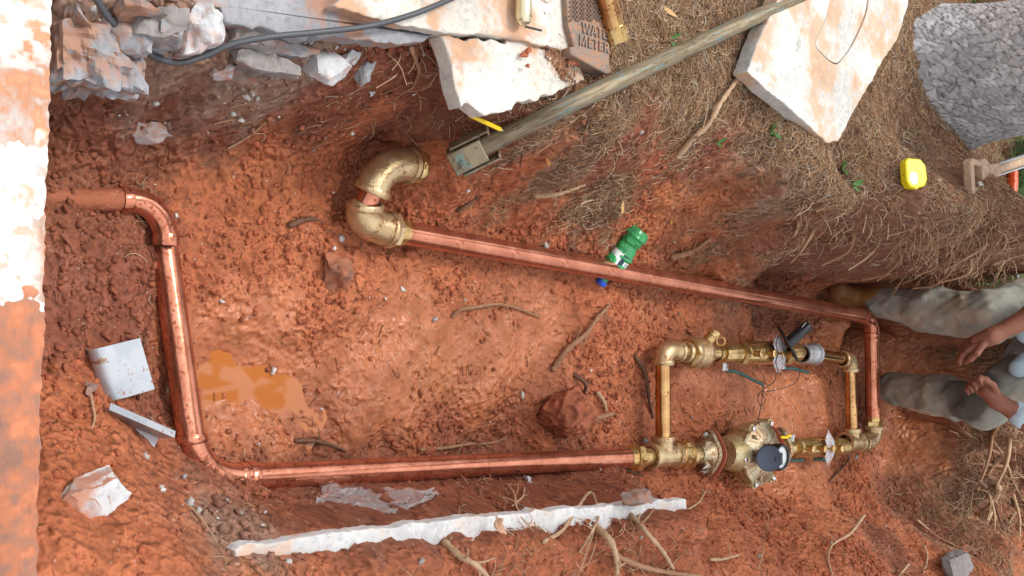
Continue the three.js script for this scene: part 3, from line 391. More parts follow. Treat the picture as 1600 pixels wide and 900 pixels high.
  part(fl, 'neck', turned([[-0.055, 0.032], [-0.03, 0.034], [-0.012, 0.045], [0.002, 0.05]], fp, dr), mCast); part(fl, 'rib', new RoundedBoxGeometry(0.09, 0.012, 0.035, 2, 0.003).translate(fp.x, fp.y + 0.02, fp.z + 0.022), mCast);
  part(fl, 'seal_wire', tube([fp.clone().add(V(0.03, 0.03, 0.03)), fp.clone().add(V(0.045, 0.02, 0.05)), fp.clone().add(V(0.06, 0.0, 0.04)), fp.clone().add(V(0.055, -0.005, 0.02))], 0.0022, 16, 6), mSteel);
  // meter: bowl body, bolted round cover, register with hinged lid
  const mc = Q(1170, 706), R = 0.107;
  const body = part(T, 'meter_body', mg([turned([[-0.075, 0.0], [-0.073, 0.06], [-0.055, 0.085], [0.0, R], [0.022, R], [0.026, R * 1.06], [0.04, R * 1.06], [0.042, R * 0.9]], mc, up, 44), turned([[-0.16, 0.0], [-0.16, 0.055], [-0.135, 0.058], [-0.1, 0.066], [0.1, 0.062], [0.14, 0.05], [0.14, 0]], mc, dr), turned([[0, 0.055], [0.085, 0.05], [0.105, 0.044], [0.105, 0]], mc.clone().add(V(0, 0.0, 0.0)), V(0, -0.15, 1).normalize())]), mMeter);
  const ct = mc.clone().add(V(0, 0.042, 0)), cover = part(body, 'meter_cover', turned([[0, R * 1.05], [0.006, R * 1.06], [0.012, R * 1.02], [0.016, R * 0.86], [0.03, R * 0.7], [0.036, 0.05], [0.04, 0]], ct, up, 44), mCast, 'silvery bolted meter cover');
  for (let k = 0; k < 6; k++) { const a = k / 6 * 2 * Math.PI + 0.45, bp = ct.clone().add(V(Math.cos(a) * R * 1.06, 0, Math.sin(a) * R * 1.06)); part(body, 'cover_lug', turned([[-0.035, 0.012], [0.008, 0.016], [0.012, 0.015], [0.012, 0]], bp, up, 14), mMeter); part(body, 'bolt', turned([[0.012, 0], [0.012, 0.01], [0.023, 0.01], [0.025, 0.006], [0.025, 0]], bp, up, 6), mSteel); }
  for (const k of [0, 1, 2]) { const a = k * 2.1 + 0.3, p = ct.clone().add(V(Math.cos(a) * 0.076, 0.022, Math.sin(a) * 0.076)); part(body, 'cover_rib', new RoundedBoxGeometry(0.04, 0.012, 0.012, 2, 0.004).rotateY(-a).translate(p.x, p.y, p.z), mCast); }
  const rg = ct.clone().add(V(0.002, 0.036, 0.01)), reg = part(T, 'register', turned([[0, 0.036], [0, 0.04], [0.03, 0.042], [0.034, 0.046], [0.06, 0.046], [0.064, 0.043], [0.064, 0.038], [0.057, 0.037]], rg, up, 36), mBlack, 'black round meter register');
  part(reg, 'dial_glass', turned([[0.057, 0.037], [0.058, 0.0]], rg, up, 36), new THREE.MeshPhysicalMaterial({ color: C(.6, .62, .6), roughness: 0.08, clearcoat: 1, clearcoatRoughness: 0.03 }));
  const lidN = V(0, 0.62, 0.78).normalize(), lp = rg.clone().add(V(0.0, 0.042, 0.052)); part(reg, 'register_lid', turned([[-0.008, 0], [-0.008, 0.041], [-0.004, 0.044], [0.005, 0.044], [0.008, 0.041], [0.006, 0.036], [0.006, 0]], lp, lidN, 36), new THREE.MeshPhysicalMaterial({ color: C(.05, .065, .10), roughness: 0.45 }), 'dark slate hinged lid');
  part(reg, 'hinge', rod(lp.clone().add(V(-0.02, 0.03, -0.025)), lp.clone().add(V(0.02, 0.03, -0.025)), 0.007), mBlack);
  part(reg, 'seal_wire', tube([ct.clone().add(V(-0.1, 0.02, -0.03)), ct.clone().add(V(-0.08, 0.05, -0.02)), ct.clone().add(V(-0.05, 0.05, 0.005)), ct.clone().add(V(-0.03, 0.04, 0.02))], 0.0014, 16, 5), mWire);
  ovalFlange(1216, -1);
  // backflow set on a short run: two ball valves, body with test cocks, tags
  const ballHandle = (p, s, d, mat, L) => { const q = part(T, 'valve_handle', mg([tube([p, p.clone().addScaledVector(d, 0.03), p.clone().addScaledVector(d, 0.045).add(V(s * 0.004, 0.008, 0)), p.clone().addScaledVector(d, L).add(V(s * 0.004, 0.008, 0))], 0.0058, 20, 8)]), mat); part(q, 'stem', mg([turned([[-0.02, 0.009], [0.004, 0.009], [0.004, 0]], p, V(-s, 0, 0), 6), turned([[-0.005, 0.012], [0.002, 0.012], [0.002, 0]], p, V(s, 0, 0), 6)]), mSteel); return q; };
  const tagPair = (par, p, s = 1) => { for (const k of [-1, 1]) { const sh = new THREE.Shape(); [[0.0, 0.004], [0.034 * s, 0.012], [0.036 * s, 0.03], [0.012, 0.072], [-0.03 * s, 0.034], [-0.022, 0.004]].forEach(([x, y], i) => sh[i ? 'lineTo' : 'moveTo'](x, y)); const g = new THREE.ExtrudeGeometry(sh, { depth: 0.0012, bevelEnabled: false }); // local x along pipe, y across
      const mtx = new THREE.Matrix4().makeBasis(dr.clone(), V(k, -0.25, 0).normalize(), dr.clone().cross(V(k, -0.25, 0).normalize())); g.applyMatrix4(mtx); g.translate(p.x, p.y + 0.012, p.z); part(par, 'tag', g, mTag, 'grey diamond-shaped metal tag'); } };
  function backflow(u0, u1, v0, vlv) { // barrel from u0 to u1
    const A = Q(u0, v0), B = Q(u1, v0 - (u1 - u0) * 0.01), L = A.distanceTo(B), d = B.clone().sub(A).normalize(), X = (t, dy = 0, s = 0) => A.clone().addScaledVector(d, t * L).add(V(s, dy, 0));
    const b = part(T, 'backflow_body', turned([[0, 0.026], [0.02, 0.026], [0.022, 0.034], [0.05, 0.036], [L * 0.22, 0.036], [L * 0.23, 0.03], [L * 0.3, 0.03], [L * 0.31, 0.037], [L * 0.44, 0.04], [L * 0.5, 0.042], [L * 0.66, 0.042], [L * 0.7, 0.036], [L * 0.78, 0.036], [L * 0.8, 0.03], [L * 0.86, 0.036], [L, 0.034]], A, d), mBrass);
    for (const t of [0.27, 0.83]) part(b, 'hex_nut', turned([[-0.013, 0.02], [-0.013, 0.042], [0.013, 0.042], [0.013, 0.02]], X(t), d, 6), mBrass);
    for (const t of [0.34, 0.5, 0.62, 0.74]) { const p = X(t, 0.036); part(b, 'test_cock', mg([turned([[-0.01, 0.011], [0.018, 0.011], [0.02, 0.014], [0.03, 0.014], [0.032, 0.008], [0.032, 0]], p, up, 10), turned([[-0.016, 0], [-0.016, 0.007], [0.016, 0.007], [0.016, 0]], p.clone().add(V(0, 0.014, 0)), d, 10)]), mBrass); }
    return { b, X, d, L };
  }
  const m1 = backflow(1206, 1320, 699); tagPair(m1.b, m1.X(0.60, 0.045)); // main line
  ballHandle(m1.X(0.16, 0.03, -0.045), 1, m1.d.clone().negate(), mYellow, 0.085); ballHandle(m1.X(0.1, -0.012, 0.055), -1, m1.d, mGreenGrip, 0.17); ballHandle(m1.X(0.74, 0.0, 0.052), -1, m1.d.clone().negate(), mGreenGrip, 0.11);
  // downstream tee, nipple, elbow, riser to the long upper pipe
  const t2 = Q(1331, 691), d2 = Q(1362, 691).sub(t2).normalize();
  m = part(T, 'brass_tee', turned([[-0.06, 0.03], [-0.06, 0.041], [-0.044, 0.041], [-0.042, 0.035], [0.042, 0.035], [0.044, 0.041], [0.06, 0.041], [0.06, 0.03]], t2, d2), mBronze); part(m, 'branch', turned([[0, 0.03], [0.04, 0.03], [0.042, 0.037], [0.056, 0.037], [0.056, 0.02]], t2, side), mBronze);
  run('brass_nipple', t2, Q(1352, 691), 0.029, mBrass);
  const e0 = Q(1347, 691), ec = Q(1366, 691), e1 = Q(1364, 668);
  m = part(T, 'brass_elbow', bend(e0, ec, e1, 0.037), mBronze); collar(m, 'rim', e0, d2, 0.037, 0.02, mBronze, 0.003); collar(m, 'rim', e1, side, 0.037, 0.02, mBronze, 0.003);
  const r0 = Q(1364, 668), r1 = Q(1362.5, 522), rc = Q(1362, 497), r2 = Q(1348, 493.5);
  m = part(T, 'brass_adapter', turned([[-0.01, 0.03], [-0.01, 0.035], [0.012, 0.035], [0.014, 0.031], [0.045, 0.031], [0.047, 0.027]], r0, side), mBrass); part(m, 'hex_nut', turned([[0.01, 0.03], [0.01, 0.04], [0.026, 0.04], [0.026, 0.03]], r0, side, 6), mBrass);
  run('copper_pipe', r0, r1, RC, mCopper);
  m = part(T, 'copper_elbow', bend(r1, rc, r2, RC * 1.07), mCopper); collar(m, 'collar', r1, side, RC * 1.05, 0.016, mCopper, 0.0016); collar(m, 'collar', lerpV(r1, r0, 0.06), side, RC * 1.03, 0.01, mCopper, 0.0014); collar(m, 'collar', r2, Q(1300, 484).sub(r2), RC * 1.06, 0.016, mCopper, 0.0016);
  const f1 = Q(622, 362); run('copper_pipe', r2, f1, RC, mCopper, 'long copper pipe running from the risers to the bronze elbows');
  // two big bronze elbows at the near end of the long pipe
  const df = f1.clone().sub(r2).normalize(), g0 = Q(607, 359), gc = Q(566, 352), g1 = Q(570, 322, 0.015);
  m = part(T, 'brass_adapter', turned([[-0.02, 0.027], [-0.02, 0.032], [0.0, 0.034], [0.002, 0.037], [0.03, 0.037], [0.034, 0.03]], f1, df), mBrass); part(m, 'hex_nut', turned([[0.008, 0.03], [0.008, 0.045], [0.026, 0.045], [0.026, 0.03]], f1, df, 6), mBronze);
  m = part(T, 'bronze_elbow', bend(g0, Q(553, 349, 0.0), g1, 0.041, 26), mBronze, 'lower bronze elbow'); collar(m, 'rim', g0, df, 0.041, 0.016, mBronze, 0.003); collar(m, 'rim', g1, g1.clone().sub(gc), 0.041, 0.018, mBronze, 0.003);
  const h0 = Q(582, 296, 0.03), hc = Q(594, 252, 0.04), h1 = Q(640, 259, 0.035);
  run('copper_nipple', lerpV(g1, h0, -0.1), lerpV(g1, h0, 1.15), 0.029, mCopper);
  m = part(T, 'bronze_elbow', bend(h0, hc, h1, 0.041, 26), mBronze, 'upper bronze elbow running into the bank'); collar(m, 'rim', h0, h0.clone().sub(g1), 0.041, 0.018, mBronze, 0.003); collar(m, 'rim', h1, h1.clone().sub(hc), 0.041, 0.014, mBronze, 0.003); collar(m, 'rim', Q(650, 261, 0.033), h1.clone().sub(hc), 0.039, 0.02, mBrass, 0.003);
  run('clay_coated_pipe', h1, Q(735, 272, 0.0), 0.036, mClod, 'old pipe caked in clay leaving the upper elbow');
  // bypass loop
  const y0 = tc.clone().addScaledVector(side, 0.05), k1 = Q(1036, 566), kc = Q(1037, 545), k2 = Q(1060, 549);
  run('brass_pipe', y0, k1, 0.0245, mPipeBrass, 'upright brass pipe from tee to bypass elbow');
  m = part(T, 'brass_elbow', bend(k1, Q(1037, 540), k2, 0.031), mBronze, 'bypass elbow'); collar(m, 'rim', k1, side, 0.031, 0.016, mBronze, 0.003); collar(m, 'rim', k2, Q(1100, 552).sub(k2), 0.031, 0.014, mBronze, 0.003);
  const dk = Q(1140, 555).sub(k2).normalize();
  m = part(T, 'brass_union', turned([[0, 0.022], [0.03, 0.022], [0.032, 0.034], [0.05, 0.038], [0.07, 0.044], [0.075, 0.053], [0.10, 0.055], [0.104, 0.049], [0.115, 0.049], [0.12, 0.054], [0.14, 0.05], [0.15, 0.034]], k2, dk), mBronze); part(m, 'hex_nut', turned([[0.045, 0.03], [0.045, 0.047], [0.066, 0.047], [0.066, 0.03]], k2, dk, 6), mBrass);
  const lk = k2.clone().addScaledVector(dk, 0.135).add(V(-0.055, 0.025, 0)); part(m, 'cap_screw', mg([turned([[0, 0.018], [0.03, 0.018], [0.033, 0.022], [0.052, 0.022], [0.054, 0]], lk.clone().add(V(0.02, -0.01, 0)), V(-0.8, 0.45, -0.35), 20)]), mBrass); part(m, 'seal_ring', new THREE.TorusGeometry(0.014, 0.0035, 8, 20).rotateX(-0.5).translate(lk.x + 0.015, lk.y + 0.015, lk.z - 0.045), mBrass);
  run('brass_nipple', k2, Q(1150, 552), 0.024, mBrass); const m2 = backflow(1120, 1246, 552); tagPair(m2.b, m2.X(0.58, 0.045)); tagPair(m2.b, m2.X(0.6, 0.05), 0.9);
  ballHandle(m2.X(0.12, -0.012, 0.055), -1, m2.d.clone().add(V(0.28, 0.0, 0)).normalize(), mGreenGrip, 0.24); ballHandle(m2.X(0.80, 0.0, 0.055), -1, m2.d.clone().add(V(0.15, 0, 0)).normalize(), mGreenGrip, 0.17);
  const gj = m2.X(1.0); m = part(T, 'grey_coupling', turned([[-0.03, 0.03], [-0.03, 0.036], [-0.022, 0.037], [-0.02, 0.034], [0.045, 0.036], [0.047, 0.042], [0.062, 0.042], [0.062, 0.03]], lerpV(gj, Q(1300, 560), 0.25), m2.d), mGalv, 'grey galvanised coupling');
  run('brass_pipe', gj, Q(1322, 561), 0.0235, mPipeBrass);
  const q0 = Q(1316, 561), q1 = Q(1329, 578); m = part(T, 'brass_elbow', bend(q0, Q(1331, 558), q1, 0.030), mBronze); collar(m, 'rim', q0, m2.d, 0.030, 0.014, mBronze, 0.003); collar(m, 'rim', q1, side, 0.030, 0.014, mBronze, 0.003);
  run('brass_pipe', q1, t2.clone().addScaledVector(side, 0.045), 0.0235, mPipeBrass, 'short brass pipe closing the bypass loop');
  // small bypass meter lid: black stem on a black disc, leaning
  const dp = Q(1231, 537, 0.05), dn = V(-0.66, 0.45, -0.6).normalize(); m = part(T, 'black_disc', turned([[-0.004, 0], [-0.004, 0.074], [0.0, 0.076], [0.004, 0.074], [0.006, 0.02], [0.006, 0]], dp, V(-0.5, 0.72, -0.5).normalize(), 40), mBlack, 'black disc on the bypass meter'); part(m, 'black_stem', turned([[0, 0.021], [0.1, 0.021], [0.104, 0.018], [0.104, 0.015], [0.09, 0.014]], dp, dn, 28), mBlack); part(m, 'bracket', rod(dp.clone().add(V(0.02, -0.05, 0)), dp, 0.014), mBrass);
  part(m, 'seal_clip', tube([dp.clone().addScaledVector(dn, 0.1).add(V(0, 0, 0.012)), dp.clone().addScaledVector(dn, 0.11).add(V(-0.005, 0, 0.024)), dp.clone().addScaledVector(dn, 0.09).add(V(0, 0, 0.026))], 0.0014, 12, 5), mSteel);
  // loose tag wires
  const w0 = m2.X(0.6, 0.03, 0.06), wl = (pts) => tube(pts.map(([u, v, dy]) => Q(u, v, dy)), 0.0016, 40, 5);
  part(m2.b, 'tag_wire', mg([wl([[1192, 585, 0.02], [1194, 600, 0], [1188, 612, -.02], [1184, 625, -.05], [1190, 634, -.06], [1196, 626, -.05], [1190, 615, -.03], [1196, 606, 0], [1210, 596, .02], [1213, 582, .04]]), wl([[1194, 604, 0], [1188, 640, -.06], [1181, 668, 0.03]]), wl([[1198, 612, 0], [1225, 606, -.02], [1245, 596, -.02], [1251, 575, .02]])]), mWire);
}
log('pipework');
// ---------------------------------------------------------------- loose things on the ground
// long weathered valve key: tube with a slotted square head
{
  const A = P(742, 236, -0.14), B = P(905, 156, 0.05), D = P(1250, -6, 0.075), E = D.clone().add(D.clone().sub(B).multiplyScalar(0.5)), d = B.clone().sub(A).normalize();
  const T = thing('valve_key', 'long weathered green-brown metal valve key with slotted square head', 'valve key', A.clone());
  const key = new THREE.MeshPhysicalMaterial({ metalness: 0.55, roughness: 0.6, map: rep(tex(512, 512, (a, b) => { const n = pf(a, b, 6, 5, 201), s = pf(a, b, 26, 3, 205), t = step(0.4, 0.62, n), w = 0.7 * step(0.62, 0.8, s); let c = [lerp(.20, .30, t), lerp(.15, .235, t), lerp(.09, .155, t)]; const k = step(0.57, 0.7, pf(a, b, 9, 4, 209)); c = [lerp(c[0], .17, k * 0.7), lerp(c[1], .27, k * 0.7), lerp(c[2], .26, k * 0.7)]; return c.map((q) => q * (1 - 0.75 * w)); }, true), 3), bumpMap: rep(nzT, 8), bumpScale: 0.001 });
  part(T, 'shaft', tube([A, lerpV(A, B, 0.5), B, lerpV(B, D, 0.5), D, E], 0.0215, 60, 18), key);
  const hl = 0.085, side = V(d.z, 0, -d.x).normalize(), up = side.clone().cross(d).negate(); const M = new THREE.Matrix4().makeBasis(side, up.y < 0 ? up.negate() : up, d); const pc = (x, y, z, w, h, l, n) => { const g = new RoundedBoxGeometry(w, h, l, 2, 0.003); const q = boxUV(g.translate(x, y, z)); q.applyMatrix4(M); q.translate(A.x, A.y, A.z); return part(T, n, q, key); };
  pc(0, 0, -0.02, 0.056, 0.056, 0.085, 'head_block'); for (const s of [-1, 1]) { pc(s * 0.036, 0, 0.0, 0.006, 0.05, 0.1, 'head_strap'); pc(s * 0.031, 0, 0.048, 0.012, 0.05, 0.006, 'head_strap'); }
}
// black cable sagging across the rubble
solo('black_cable', 'thin black cable sagging across the rubble and up over the white slab', 'cable', tube([[120, -40, .07], [150, -2, .04], [172, 30, .02], [205, 62, .0], [240, 88, -.02], [278, 98, -.03], [318, 88, -.02], [360, 70, 0], [420, 58, .02], [500, 50, .03], [580, 40, .04], [640, 24, .062], [700, 0, .062], [760, -30, .062]].map(([u, v, y]) => P(u, v, y + 0.008)), 0.0058, 90, 9), new THREE.MeshPhysicalMaterial({ color: C(.055, .058, .065), roughness: 0.5 }));
// cast-iron meter cover with raised lettering and tread
{
  const y = 0.062, T = thing('meter_cover', 'rusty cast iron water meter cover with tread pattern and raised lettering', 'meter cover', P(915, 40, 0.03));
  const iron = new THREE.MeshPhysicalMaterial({ metalness: 0.35, roughness: 0.7, map: rep(metalMap([.20, .155, .13], [.26, .19, .15], [.33, .18, .11], 0.42, 301), 4), bumpMap: rep(nzT, 10), bumpScale: 0.0012 });
  part(T, 'plate', slab([[882, -60], [950, -70], [956, 20], [952, 108], [898, 76], [888, 40]], y, 0.05, 0.001, 21), iron);
  const rim = slab([[890, 74], [897, 72], [953, 103], [956, 114], [948, 116], [893, 86]], y + 0.004, 0.06, 0.001, 22); part(T, 'rim', rim, iron);
  const ax = P(945, 52, y).sub(P(905, 40, y)).normalize(), ay = V(ax.z, 0, -ax.x); if (ay.x > 0) ay.negate(); const az = ax.clone().cross(ay);
  const font = await new FontLoader().loadAsync('fonts/droid/droid_sans_bold.typeface.json');
  const Mx = (p) => new THREE.Matrix4().makeBasis(ax, ay, az).setPosition(p);
  for (const [t, u, v] of [['WATER', 908, 51], ['METER', 903, 70]]) { const g = new TextGeometry(t, { font, size: 0.024, depth: 0.004, curveSegments: 3 }); g.scale(1.0, 1, az.y < 0 ? -1 : 1); const q = boxUV(g); q.applyMatrix4(Mx(P(u, v, y + (az.y < 0 ? 0.0 : 0.0)))); part(T, 'lettering', q, iron); }
  const bits = []; for (let i = 0; i < 12; i++) for (let j = 0; j < 17; j++) { const u = 888 + i * 5.4 + (j % 2) * 2.7, v = -22 + j * 3.6 + i * 1.2; const p = P(u, v, y); if (v > 33 || u > 946 || u < 889) continue; const b = new THREE.CylinderGeometry(0.003, 0.005, 0.005, 4).scale(0.7, 1, 1.5); b.rotateY((i + j) % 2 ? 0.6 : -0.6); b.translate(p.x, y + 0.002, p.z); bits.push(b); }
  const m = part(T, 'tread', mg(bits), iron); m.userData.kind = 'stuff';
}
{ // copper stub with brass coupling and the round-ended tool lying on the slab
  const A = P(964, 62, 0.066), B = P(934, -60, 0.09), d = A.clone().sub(B).normalize(), T = thing('pipe_offcut', 'short shiny copper pipe end with brass collar lying beside the meter cover', 'pipe', A.clone().setY(0.03));
  part(T, 'pipe', rod(B, A, 0.027, 0.027, 28), mPipeBrass); part(T, 'collar', turned([[-0.035, 0.027], [-0.035, 0.030], [0.002, 0.030], [0.002, 0.024], [-0.03, 0.022], [-0.03, 0]], A, d), mBrass);
  const e = P(818, 42, 0.07), f = P(818, -60, 0.07), T2 = thing('round_tool_handle', 'smooth round-ended pale metal handle lying on the white slab', 'tool', e.clone().setY(0.05));
  part(T2, 'handle', turned([[0, 0], [0.003, 0.009], [0.01, 0.0165], [0.022, 0.0195], [0.06, 0.018], [0.3, 0.0165]], e, f.clone().sub(e)), new THREE.MeshPhysicalMaterial({ metalness: 0.9, roughness: 0.35, color: C(.72, .62, .42), roughnessMap: rep(smudge, 4) })); part(T2, 'slot', new RoundedBoxGeometry(0.004, 0.006, 0.05, 2, 0.0015).translate(e.x + 0.004, e.y + 0.0155, e.z - 0.075 + 0.06), mBlack);
}
{ // yellow pencil
  const a = P(734, 180, -0.03), b = P(781, 202, -0.06), d = b.clone().sub(a).normalize(), T = thing('yellow_pencil', 'bright yellow pencil sticking out below the broken slab', 'pencil', lerpV(a, b, 0.5)); part(T, 'barrel', rod(a, b, 0.0052, 0.0052, 6), mYellow); part(T, 'tip', turned([[0, 0.005], [0.014, 0.001], [0.014, 0]], b, d, 8), mWood); 
}
{ // tape measure
  const p = G(1407, 275), T = thing('tape_measure', 'bright yellow tape measure case lying on the pine straw', 'tape measure', p.clone()); const sh = new THREE.Shape(); [[-.062, -.026], [-.05, -.036], [.03, -.04], [.052, -.03], [.062, -.006], [.05, .03], [.026, .042], [-.03, .042], [-.055, .026]].forEach(([x, z], i) => sh[i ? 'lineTo' : 'moveTo'](x * 0.98, z * 1.1)); const KS = 0.74;
  const q = (g) => { g.scale(KS, KS, KS); g.rotateX(-Math.PI / 2); g.rotateX(0.5); g.rotateZ(0.12); g.translate(p.x, p.y + 0.03, p.z); return g; }; const my = new THREE.MeshPhysicalMaterial({ color: C(.82, .68, .01), roughness: 0.35, bumpMap: rep(fineT, 4), bumpScale: 0.0004 });
  part(T, 'case', q(new THREE.ExtrudeGeometry(sh, { depth: 0.03, bevelEnabled: true, bevelSize: 0.007, bevelThickness: 0.007, bevelSegments: 3 })), my);
  const l = new THREE.Shape(); l.absarc(0, 0, 0.024, 0, 6.283); const lg = new THREE.ExtrudeGeometry(l, { depth: 0.0385, bevelEnabled: false, curveSegments: 24 }); lg.scale(1.15, 0.85, 1); lg.translate(0.02, -0.016, 0); part(T, 'sticker', q(lg), mWhite, 'white round sticker');
  part(T, 'blade_end', q(new RoundedBoxGeometry(0.004, 0.02, 0.024, 2, 0.001).rotateX(Math.PI / 2).translate(0.066, 0.01, 0.014)), mSteel); part(T, 'lock_button', q(new RoundedBoxGeometry(0.024, 0.007, 0.014, 2, 0.002).translate(0.01, -0.046, 0.018)), mBlack);
}
{ // crushed green bottle lying under the long pipe, label and blue cap
  const a = G(990, 360, 0.03), b = G(931, 445, 0.012), d = b.clone().sub(a), L = d.length(); d.normalize(); const T = thing('plastic_bottle', 'crushed green plastic bottle with white label and blue cap lying under the long pipe', 'bottle', lerpV(a, b, 0.5).setY(-0.43));
  const glass = new THREE.MeshPhysicalMaterial({ color: C(.09, .62, .22), roughness: 0.12, transmission: 0.6, thickness: 0, bumpMap: rep(nzT, 5), bumpScale: 0.002 });
  const crush = (g, k) => { const p = g.attributes.position, q = V(); for (let i = 0; i < p.count; i++) { q.fromBufferAttribute(p, i).sub(a); const t = q.dot(d), off = q.clone().addScaledVector(d, -t), n = 1 + k * (0.32 * fbm3(off.x * 40 + t * 26, off.y * 40, t * 34, 3) - 0.14 * step(0.0, 0.06, t) * (1 - step(0.06, 0.12, t))); off.multiplyScalar(n); off.y *= 0.82; q.copy(a).addScaledVector(d, t).add(off); p.setXYZ(i, q.x, q.y, q.z); } g.computeVertexNormals(); return g; };
  const pr = (t0, t1, r) => { const o = []; for (let i = 0; i <= 24; i++) o.push([lerp(t0, t1, i / 24) * L, r(lerp(t0, t1, i / 24))]); return o; }; const R = (t) => t < 0.04 ? 0.026 + 0.3 * t : t < 0.62 ? 0.038 - 0.002 * (1 - Math.cos(t * 55)) : t < 0.88 ? lerp(0.038, 0.014, step(0.62, 0.9, t)) : 0.0135;
  part(T, 'body', crush(turned([[0, 0], [0.001, 0.02], ...pr(0.005, 0.93, R)], a, d, 40), 1), glass);
  const lab = document.createElement('canvas'); lab.width = 256; lab.height = 128; const cx = lab.getContext('2d'); cx.fillStyle = '#e8ecec'; cx.fillRect(0, 0, 256, 128); cx.fillStyle = '#1d3340'; cx.fillRect(20, 0, 90, 128); cx.fillStyle = '#3e7f96'; cx.fillRect(20, 92, 90, 20); cx.fillStyle = '#f4f6f4'; cx.fillRect(40, 26, 50, 50); cx.fillStyle = '#20303a'; for (let i = 0; i < 9; i++) cx.fillRect(46 + i * 4.6, 32, i % 3 ? 1.6 : 3, 38); cx.fillStyle = '#7fa7b8'; for (let i = 0; i < 5; i++) cx.fillRect(140, 20 + i * 16, 80, 5); const lt = new THREE.CanvasTexture(lab); lt.colorSpace = THREE.SRGBColorSpace;
  const lg = new THREE.LatheGeometry([[0.42 * L, R(0.42) + 0.0012], [0.52 * L, R(0.52) + 0.0012], [0.66 * L, R(0.64) + 0.0012]].map(([t, r]) => new THREE.Vector2(r, t)), 40, 2.2, 6.2); lg.applyQuaternion(axisQ(d)); lg.translate(a.x, a.y, a.z); part(T, 'label', crush(lg, 0.6), new THREE.MeshPhysicalMaterial({ map: lt, roughness: 0.4 }));
  part(T, 'cap', turned([[0.92 * L, 0.010], [0.92 * L, 0.0165], [0.985 * L, 0.0165], [L, 0.014], [L, 0]], a, d, 24), new THREE.MeshPhysicalMaterial({ color: C(.01, .09, .62), roughness: 0.4 }));
}
{ // two pieces of folded grey sheet metal
  const sheet = (pts, w, n) => { const pos = [], idx = [], uv = []; for (const s of [0, 1]) pts.forEach((p) => { for (let k = 0; k <= n; k++) { const q = p.clone().addScaledVector(w, k / n); q.y += s * 0.0022; pos.push(q.x, q.y, q.z); uv.push(q.x, q.z); } }); const c = n + 1, o = pts.length * c; for (let i = 0; i < pts.length - 1; i++) for (let k = 0; k < n; k++) { const a = i * c + k; idx.push(a, a + 1, a + c, a + 1, a + c + 1, a + c, o + a, o + a + c, o + a + 1, o + a + 1, o + a + c, o + a + c + 1); } for (let i = 0; i < pts.length - 1; i++) for (const k of [0, n]) { const a = i * c + k; idx.push(a, a + c, o + a, o + a, a + c, o + a + c); } for (let k = 0; k < n; k++) for (const i of [0, pts.length - 1]) { const a = i * c + k; idx.push(a, o + a, a + 1, a + 1, o + a, o + a + 1); } const g = new THREE.BufferGeometry(); g.setAttribute('position', new THREE.Float32BufferAttribute(pos, 3)); g.setAttribute('uv', new THREE.Float32BufferAttribute(uv, 2)); g.setIndex(idx); return toCreasedNormals(g.toNonIndexed(), 0.6); };
  const y = -0.325, c = [P(218, 528, y), P(233, 613, y - 0.02), P(175, 627, y - 0.015), P(150, 545, y)]; // flat leaf
  const w = c[2].clone().sub(c[3]), top = [c[0].clone(), lerpV(c[0], c[3], 0.5), lerpV(c[0], c[3], 0.86)]; const o = lerpV(c[0], c[3], 0.86), out = c[3].clone().sub(c[0]).normalize(); for (let k = 1; k <= 7; k++) { const a = k / 7 * 3.0; top.push(o.clone().addScaledVector(out, 0.022 * Math.sin(a)).add(V(0, -0.022 * (1 - Math.cos(a)), 0))); } top.push(top[top.length - 1].clone().addScaledVector(out, -0.012));
  const t1 = thing('sheet_metal', 'pale grey metal sheet with one rolled-over edge lying on the clay', 'sheet metal', c[2].clone().setY(-0.38)); part(t1, 'sheet', sheet(top, w, 6), mGalv);
  const y2 = -0.335, e0 = P(170, 640, y2 + 0.05), e1 = P(272, 684, y2 + 0.05), ww = e1.clone().sub(e0), q0 = P(158, 664, y2 - 0.0), q1 = P(176, 650, y2);
  const t2 = thing('sheet_metal', 'folded grey metal angle with a bright raised lip beside the copper elbow', 'sheet metal', q0.clone()); part(t2, 'sheet', sheet([e0.clone().add(V(-0.012, -0.008, -0.006)), e0, e0.clone().add(V(0.004, -0.045, 0.012)), e0.clone().add(V(0.03, -0.055, 0.02)), e0.clone().add(V(0.065, -0.05, 0.03))], ww, 6), mGalv);
}
{ // clear plastic bag crumpled under the lower pipe
  const n = 44, m = 22, pos = [], idx = [], uv = [], lo = (s) => s < 0.66 ? lerp(784, 802, s / 0.66) : lerp(802, 774, (s - 0.66) / 0.34), hi = (s) => lerp(752, 760, s);
  for (let j = 0; j <= m; j++) for (let i = 0; i <= n; i++) { const s = i / n, t = j / m, p = G(lerp(480, 660, s), lerp(hi(s), lo(s), t)); const e = Math.abs(fbm2(s * 7, t * 4, 3, 8)) + 0.4 * Math.abs(fbm2(s * 19 + t * 8, t * 9, 2, 9)); p.y += 0.045 + 0.06 * e * Math.sin(Math.PI * cl(t, 0.05, 1)) - 0.02 * t; p.x += 0.012 * fbm2(s * 9, t * 9, 2, 10); pos.push(p.x, p.y, p.z); uv.push(s, t); }
  for (let j = 0; j < m; j++) for (let i = 0; i < n; i++) { const a = j * (n + 1) + i; idx.push(a, a + 1, a + n + 1, a + 1, a + n + 2, a + n + 1); }
  const g = new THREE.BufferGeometry(); g.setAttribute('position', new THREE.Float32BufferAttribute(pos, 3)); g.setAttribute('uv', new THREE.Float32BufferAttribute(uv, 2)); g.setIndex(idx);
  solo('plastic_bag', 'crumpled clear plastic bag tucked under the lower copper pipe', 'plastic bag', toCreasedNormals(g.toNonIndexed(), 0.35), new THREE.MeshPhysicalMaterial({ color: C(.85, .83, .84), roughness: 0.16, transmission: 0.75, thickness: 0, specularIntensity: 1 }));
}
